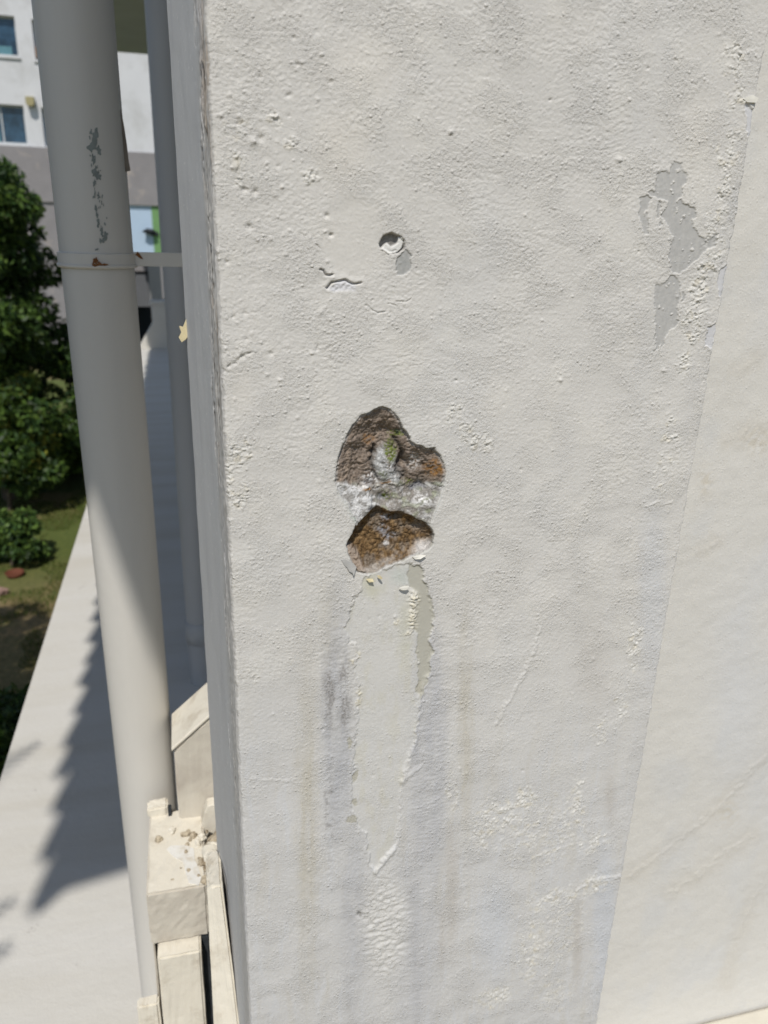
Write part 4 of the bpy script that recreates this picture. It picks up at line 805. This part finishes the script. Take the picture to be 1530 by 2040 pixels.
lump('dome', (cp[0], YFB - .22, cp[2]), 0.20, M['black'], cctv, 77, 0.7); box('arm', cp[0] + .05, cp[0] + .36, YFB - .10, YFB - .021, cp[2] - .16, cp[2] - .02, M['black'], cctv)
# grey outbuilding with a white post
YO = 18.0
ob = thing('outbuilding', (-0.8, YO, -H), 'grey outbuilding with dark opening and white corner post past the ledge', 'building')
o0, o1 = far(200, 528, YO), far(301, 612, YO); zt_ = far(270, 520, YO)[2]; zd = far(290, 611, YO)[2]; zm_ = far(270, 549, YO)[2]; zm2 = far(270, 540, YO)[2]
box('upper_wall', -2.3, o1[0] - .001, YO, YO + 2, zd, zm2 - .06, M['grey'], ob); box('fascia', -2.3, o1[0] - .001, YO - .05, YO + 2.05, zm2, zt_, M['plinth'], ob); box('shadow_gap', -2.29, o1[0] - .002, YO + .08, YO + 1.9, zm2 - .059, zm2 - .001, M['grey'], ob)
box('white_post', o1[0], far(321, 560, YO)[0], YO - .08, YO + .2, far(310, 606, YO)[2], zt_ + .02, M['white'], ob)
box('rear_wall', -2.3, 0.4, YO + 1.2, YO + 1.99, -H, zd - .001, M['black'], ob); box('side_pier', -2.3, -2.0, YO + .01, YO + 1.19, -H, zd - .001, M['grey'], ob)  # rear wall coloured near black for the shade inside the opening
box('lower_pier', o1[0], far(321, 560, YO)[0], YO - .07, YO + .19, -H, far(310, 606, YO)[2] - .001, M['grey'], ob)

# ================================================================== garden
def lawn_mat():
    m, n, l, p = new_mat('lawn'); tc = nd(n, 'ShaderNodeTexCoord')
    a = nd(n, 'ShaderNodeTexNoise', Scale=0.55, Detail=5.0, Roughness=0.6); b = nd(n, 'ShaderNodeTexNoise', Scale=14.0, Detail=5.0, Roughness=0.7)
    l.new(tc.outputs['Object'], a.inputs[0]); l.new(tc.outputs['Object'], b.inputs[0])
    r1 = ramp(n, [(0.3, (0.055, 0.085, 0.014)), (0.7, (0.115, 0.135, 0.026))]); r2 = ramp(n, [(0.3, (0.12, 0.092, 0.04)), (0.7, (0.30, 0.22, 0.105))])
    l.new(b.outputs[0], r1.inputs[0]); l.new(b.outputs[0], r2.inputs[0])
    mr = nd(n, 'ShaderNodeMapRange'); mr.inputs[1].default_value = 0.50; mr.inputs[2].default_value = 0.60; l.new(a.outputs[0], mr.inputs[0])
    # bare dry soil nearer the house
    sx = nd(n, 'ShaderNodeSeparateXYZ'); l.new(tc.outputs['Object'], sx.inputs[0])
    my = nd(n, 'ShaderNodeMapRange'); my.inputs[1].default_value = 9.6; my.inputs[2].default_value = 12.2; my.inputs[3].default_value = 0.75; my.inputs[4].default_value = 0.0; l.new(sx.outputs[1], my.inputs[0])
    ad = nd(n, 'ShaderNodeMath', operation='MULTIPLY_ADD'); l.new(mr.outputs[0], ad.inputs[0]); ad.inputs[1].default_value = 0.75; l.new(my.outputs[0], ad.inputs[2])
    cl2 = nd(n, 'ShaderNodeClamp'); l.new(ad.outputs[0], cl2.inputs[0])
    mx = nd(n, 'ShaderNodeMix', data_type='RGBA'); l.new(cl2.outputs[0], mx.inputs[0]); l.new(r1.outputs[0], mx.inputs[6]); l.new(r2.outputs[0], mx.inputs[7])
    l.new(mx.outputs[2], p.inputs['Base Color']); p.inputs['Roughness'].default_value = 0.95
    bp = nd(n, 'ShaderNodeBump', Strength=1.0, Distance=0.03); l.new(b.outputs[0], bp.inputs['Height']); l.new(bp.outputs[0], p.inputs['Normal'])
    return m
M['lawn'] = lawn_mat()
me = bpy.data.meshes.new('lawn'); me.from_pydata([(-250, -60, 0), (250, -60, 0), (250, 400, 0), (-250, 400, 0)], [], [(0, 1, 2, 3)]); me.materials.append(M['lawn'])
lw = bpy.data.objects.new('lawn', me); S.collection.objects.link(lw); tag(lw, 'dry green and brown lawn below the building', None, None, 'structure')

def leaf_mat(name, trans=0.25):
    m, n, l, p = new_mat(name); a = nd(n, 'ShaderNodeVertexColor', layer_name='Col'); l.new(a.outputs[0], p.inputs['Base Color'])
    p.inputs['Roughness'].default_value = 0.5; p.inputs['Specular IOR Level'].default_value = 0.35
    tr = nd(n, 'ShaderNodeBsdfTranslucent'); l.new(a.outputs[0], tr.inputs[0]); mx = nd(n, 'ShaderNodeMixShader'); mx.inputs[0].default_value = trans
    l.new(p.outputs[0], mx.inputs[1]); l.new(tr.outputs[0], mx.inputs[2]); l.new(mx.outputs[0], n['Material Output'].inputs[0]); return m
M['leaf'] = leaf_mat('leaves'); M['bark'] = plain('bark', (0.10, 0.08, 0.06), 0.95, 0.3, 12, 0.01, 30)
def leaves(clumps, n, size, cols, seed, aspect=0.45):
    """clumps: (x,y,z,rx,ry,rz); folded leaf-shaped quads spread through the shells of the clumps"""
    r_ = np.random.default_rng(seed); cl = np.array(clumps); vol = cl[:, 3] * cl[:, 4] * cl[:, 5]
    ci = r_.choice(len(cl), n, p=vol ** 0.67 / (vol ** 0.67).sum()); d = r_.normal(size=(n, 3)); d /= np.linalg.norm(d, axis=1)[:, None]
    P = cl[ci, :3] + d * cl[ci, 3:] * (r_.uniform(0.35, 1.05, n) ** 0.5)[:, None]
    a = d * 0.7 + r_.normal(size=(n, 3)) * 0.6; a[:, 2] -= 0.35; a /= np.linalg.norm(a, axis=1)[:, None]
    b = np.cross(a, r_.normal(size=(n, 3))); b /= np.linalg.norm(b, axis=1)[:, None]; c = np.cross(a, b)
    s = size * r_.uniform(0.6, 1.3, n)[:, None]
    v0 = P - a * s; v2 = P + a * s; v1 = P + b * s * aspect + c * s * 0.15; v3 = P - b * s * aspect + c * s * 0.15
    Vv = np.stack([v0, v1, v2, v3], 1).reshape(-1, 3); i = np.arange(n) * 4
    Ff = np.concatenate([np.stack([i, i + 1, i + 2], 1), np.stack([i, i + 2, i + 3], 1)])
    cc = np.array(cols)[r_.integers(0, len(cols), n)] * r_.uniform(0.7, 1.3, n)[:, None]
    return Vv, Ff, np.repeat(cc, 4, 0).astype(np.float32)
def limb(pts, rads, seg=8):
    V_ = []; F_ = []
    for p, r in zip(pts, rads):
        for k in range(seg): a = 2 * math.pi * k / seg; V_.append(np.array(p) + r * np.array([math.cos(a), math.sin(a), 0]))
    for i in range(len(pts) - 1):
        for k in range(seg): F_.append((i * seg + k, i * seg + (k + 1) % seg, (i + 1) * seg + (k + 1) % seg, (i + 1) * seg + k))
    return V_, F_
def tree(name, label, cat, base, clumps, n, size, cols, seed, trunk_r=0.12, group=None):
    t = thing(name, base, label, cat, group); r_ = random.Random(seed)
    top = max(c[2] for c in clumps); b = np.array(base, float)
    V_, F_ = limb([b, b + np.array([.05, .03, (top - b[2]) * .35]), b + np.array([-.05, .05, (top - b[2]) * .7]), b + np.array([0, 0, top - b[2]])], [trunk_r, trunk_r * .8, trunk_r * .5, trunk_r * .15])
    mesh('trunk', V_, F_, M['bark'], t, True)
    for c in clumps[:: max(1, len(clumps) // 8)]:
        h0 = b + np.array([0, 0, max(0.15, (c[2] - b[2]) * 0.6)]); V_, F_ = limb([h0, (h0 + np.array(c[:3])) / 2 + np.array([0, 0, .05]), np.array(c[:3])], [trunk_r * .4, trunk_r * .25, trunk_r * .06], 6)
        mesh('limb', V_, F_, M['bark'], t, True)
    Vv, Ff, cc = leaves(clumps, n, size, cols, seed)
    mesh('crown', Vv, Ff, M['leaf'], t, False, cc); return t
def clumpset(cx, cy, z0, z1, rfun, n, r, seed):
    r_ = np.random.default_rng(seed); out = []
    for k in range(n):
        t = r_.uniform(0, 1); R = rfun(t); a = r_.uniform(0, 2 * math.pi); q = R * math.sqrt(r_.uniform(0.1, 1)); s = r * r_.uniform(.7, 1.3)
        out.append((cx + q * math.cos(a), cy + q * math.sin(a), z0 + (z1 - z0) * t, s, s, s * .75))
    return out
DARK = [(0.022, 0.05, 0.013), (0.035, 0.075, 0.018), (0.055, 0.105, 0.024), (0.08, 0.13, 0.024)]
MID = [(0.08, 0.15, 0.04), (0.13, 0.215, 0.045), (0.19, 0.25, 0.05), (0.09, 0.165, 0.065), (0.27, 0.28, 0.045)]
tree('garden_tree', 'tall dense dark green tree at the left behind the pipe', 'tree', (-3.35, 15.2, -H), clumpset(-3.5, 15.2, -4.5, 0.75, lambda t: 1.85 * (1 - 0.5 * t ** 1.6), 120, 0.42, 11), 42000, 0.075, DARK + [(0.085, 0.15, 0.03)], 12, 0.16)
tree('garden_tree', 'dark tree further back hidden behind the tall tree', 'tree', (-5.6, 17.5, -H), clumpset(-5.6, 17.5, -4.0, 0.6, lambda t: 1.9 * (1 - 0.5 * t), 40, 0.5, 13), 12000, 0.085, DARK, 14, 0.16)
tree('shrub', 'bright green leafy shrub with yellow leaves on the lawn', 'shrub', (-3.25, 14.5, -H), clumpset(-3.2, 14.5, -4.6, -2.55, lambda t: 0.88 * math.sqrt(max(0.05, 1 - 0.7 * t)), 34, 0.26, 15), 9000, 0.07, MID, 16, 0.05)
tree('shrub', 'low dark green shrub on the lawn in front of bright shrub', 'shrub', (-2.75, 11.9, -H), clumpset(-2.72, 11.9, -4.85, -4.25, lambda t: 0.42, 16, 0.2, 17), 4200, 0.055, DARK + MID[:2], 18, 0.04)
tree('shrub', 'dark low bush at the back of the lawn beside the pipe', 'shrub', (-2.35, 17.4, -H), clumpset(-2.6, 17.2, -4.9, -2.4, lambda t: 1.35, 50, 0.34, 19), 16000, 0.07, DARK, 20, 0.05)
# tree just left of the camera: it shades the near corner of the garden and sends twig shadows over the ledge
near = clumpset(-3.4, 2.6, -2.6, 1.2, lambda t: 1.25, 60, 0.38, 21)
tree('garden_tree', 'leafy tree close by the house, left of the picture', 'tree', (-3.5, 2.6, -H), near, 24000, 0.06, DARK, 22, 0.14)
tree('garden_tree', 'unseen leafy tree added to shade the near garden, left of the picture', 'tree', (-3.7, 5.0, -H), clumpset(-3.4, 4.9, -2.6, 0.9, lambda t: 1.15, 60, 0.38, 23), 24000, 0.06, DARK, 24, 0.14)  # second tree, out of view, added to darken the near garden
tree('shrub', 'dark low plant added to deepen the shade at the foot of the ledge', 'shrub', (-1.95, 6.9, -H), clumpset(-1.95, 6.9, -4.9, -4.5, lambda t: 0.55, 18, 0.24, 25), 5000, 0.06, DARK, 26, 0.04)  # dark foliage added where the ground lies in deep shade
# a palm frond reaching towards the ledge
def frond(root, tip, width, nl, parent, seed):
    r_ = np.random.default_rng(seed); root = np.array(root, float); tip = np.array(tip, float); ax = tip - root; L_ = np.linalg.norm(ax); ax /= L_; sdv = np.cross(ax, [0, 0, 1.0]); sdv /= np.linalg.norm(sdv)
    V_ = []; F_ = []
    for i in range(nl):
        t = 0.15 + 0.85 * i / nl; p = root + ax * L_ * t + np.array([0, 0, 0.25 * t * (1 - t) * L_])
        for s in (-1, 1):
            w = width * math.sin(math.pi * (0.12 + 0.85 * t)) * r_.uniform(.85, 1.1); dirv = sdv * s * 0.75 + ax * 0.65 + np.array([0, 0, -0.15]); dirv /= np.linalg.norm(dirv)
            b = len(V_); V_ += [p - ax * .008, p + ax * .012, p + dirv * w * .5 + ax * .008, p + dirv * w]; F_ += [(b, b + 1, b + 2), (b, b + 2, b + 3)]
    V_ = np.array(V_); F_ = np.array(F_); mesh('frond', V_, F_, M['leaf'], parent, False, np.tile(np.array([[0.05, 0.10, 0.025]], np.float32), (len(V_), 1)))
palm = thing('palm_tree', (-2.75, -1.1, -H), 'slender palm close by the house, left of the picture', 'tree')
V_, F_ = limb([(-2.75, -1.1, -H), (-2.7, -1.1, -2.5), (-2.65, -1.1, 1.0)], [.10, .08, .07], 10); mesh('trunk', V_, F_, M['bark'], palm, True)
def shadow_src(u, v, dz): p = onZ(u, v, LZ); return p - SUN * dz
for i, (u, v, dz) in enumerate([(40, 1790, 3.3), (30, 1880, 3.3), (85, 1475, 3.6)]):
    frond((-2.65, -1.1, 1.05), shadow_src(u, v, dz), 0.26, 40, palm, 60 + i)
for i, a in enumerate([1.9, 2.7, 3.5, 4.3, 5.0]):
    frond((-2.65, -1.1, 1.05), (-2.65 + 1.1 * math.cos(a), -1.1 + 1.1 * math.sin(a), 1.15), 0.3, 30, palm, 70 + i)
# small things on the lawn
def gp_(u, v): return onZ(u, v, -H)
p = gp_(30, 1148); dish = lathe('terracotta_dish', [(0.0, -H + .02), (.10, -H + .02), (.125, -H + .07), (.135, -H + .07), (.105, -H + .004), (0.0, -H + .004)], p[0], p[1], plain('terracotta', (0.12, 0.04, 0.022), 0.8, 0.2, 8), None, 24)
tag(dish, 'terracotta dish lying on the grass by the low shrub', 'dish')
st = lump('garden_stone', gp_(5, 1185) + np.array([0, 0, .05]), .09, plain('pinkish_stone', (0.26, 0.17, 0.14), 0.9, 0.2, 8), None, 81); tag(st, 'small pinkish stone on the dry grass at the left edge', 'stone')
p = gp_(150, 905); pot = thing('flower_pot', (p[0], p[1], -H), 'white pot with orange flowers at the back of the lawn', 'pot')
lathe('pot', [(0.0, -H + .005), (.13, -H + .005), (.19, -H + .42), (.21, -H + .42), (.21, -H + .47), (.17, -H + .47), (.15, -H + .40), (0, -H + .40)], p[0], p[1], plain('white_pot', (0.55, 0.50, 0.49), 0.6, 0.05, 5), pot, 24)
Vv, Ff, cc = leaves([(p[0], p[1], -H + .60, .2, .2, .14)], 260, 0.05, [(0.45, 0.12, 0.04), (0.06, 0.12, 0.03), (0.5, 0.2, 0.06)], 82); mesh('flowers', Vv, Ff, M['leaf'], pot, False, cc)
# grass blades over the part of the lawn in view
r_ = np.random.default_rng(90); n = 60000
gx_ = r_.uniform(-3.6, -1.0, n); gy_ = r_.uniform(7.5, 19, n); dens = fbm(gx_ / 1.1, gy_ / 1.1, 91, 3); kp = (dens > -0.15) & ((gy_ > 11.2) | (dens > 0.3)); gx_, gy_ = gx_[kp], gy_[kp]; n = len(gx_)
hgt = r_.uniform(.02, .06, n); ang = r_.uniform(0, 6.28, n); w = .006; le = r_.normal(size=(n, 2)) * .015
b0 = np.stack([gx_ + w * np.cos(ang), gy_ + w * np.sin(ang), np.full(n, -H)], 1); b1 = np.stack([gx_ - w * np.cos(ang), gy_ - w * np.sin(ang), np.full(n, -H)], 1); b2 = np.stack([gx_ + le[:, 0], gy_ + le[:, 1], -H + hgt], 1)
Vg = np.stack([b0, b1, b2], 1).reshape(-1, 3); Fg = np.arange(3 * n).reshape(-1, 3)
cg = np.array([(0.07, 0.12, 0.02), (0.10, 0.14, 0.025), (0.15, 0.14, 0.045)])[r_.integers(0, 3, n)]
gr = mesh('grass', Vg, Fg, M['leaf'], None, False, np.repeat(cg, 3, 0).astype(np.float32)); tag(gr, 'short green grass on the lawn', 'grass', None, 'stuff')
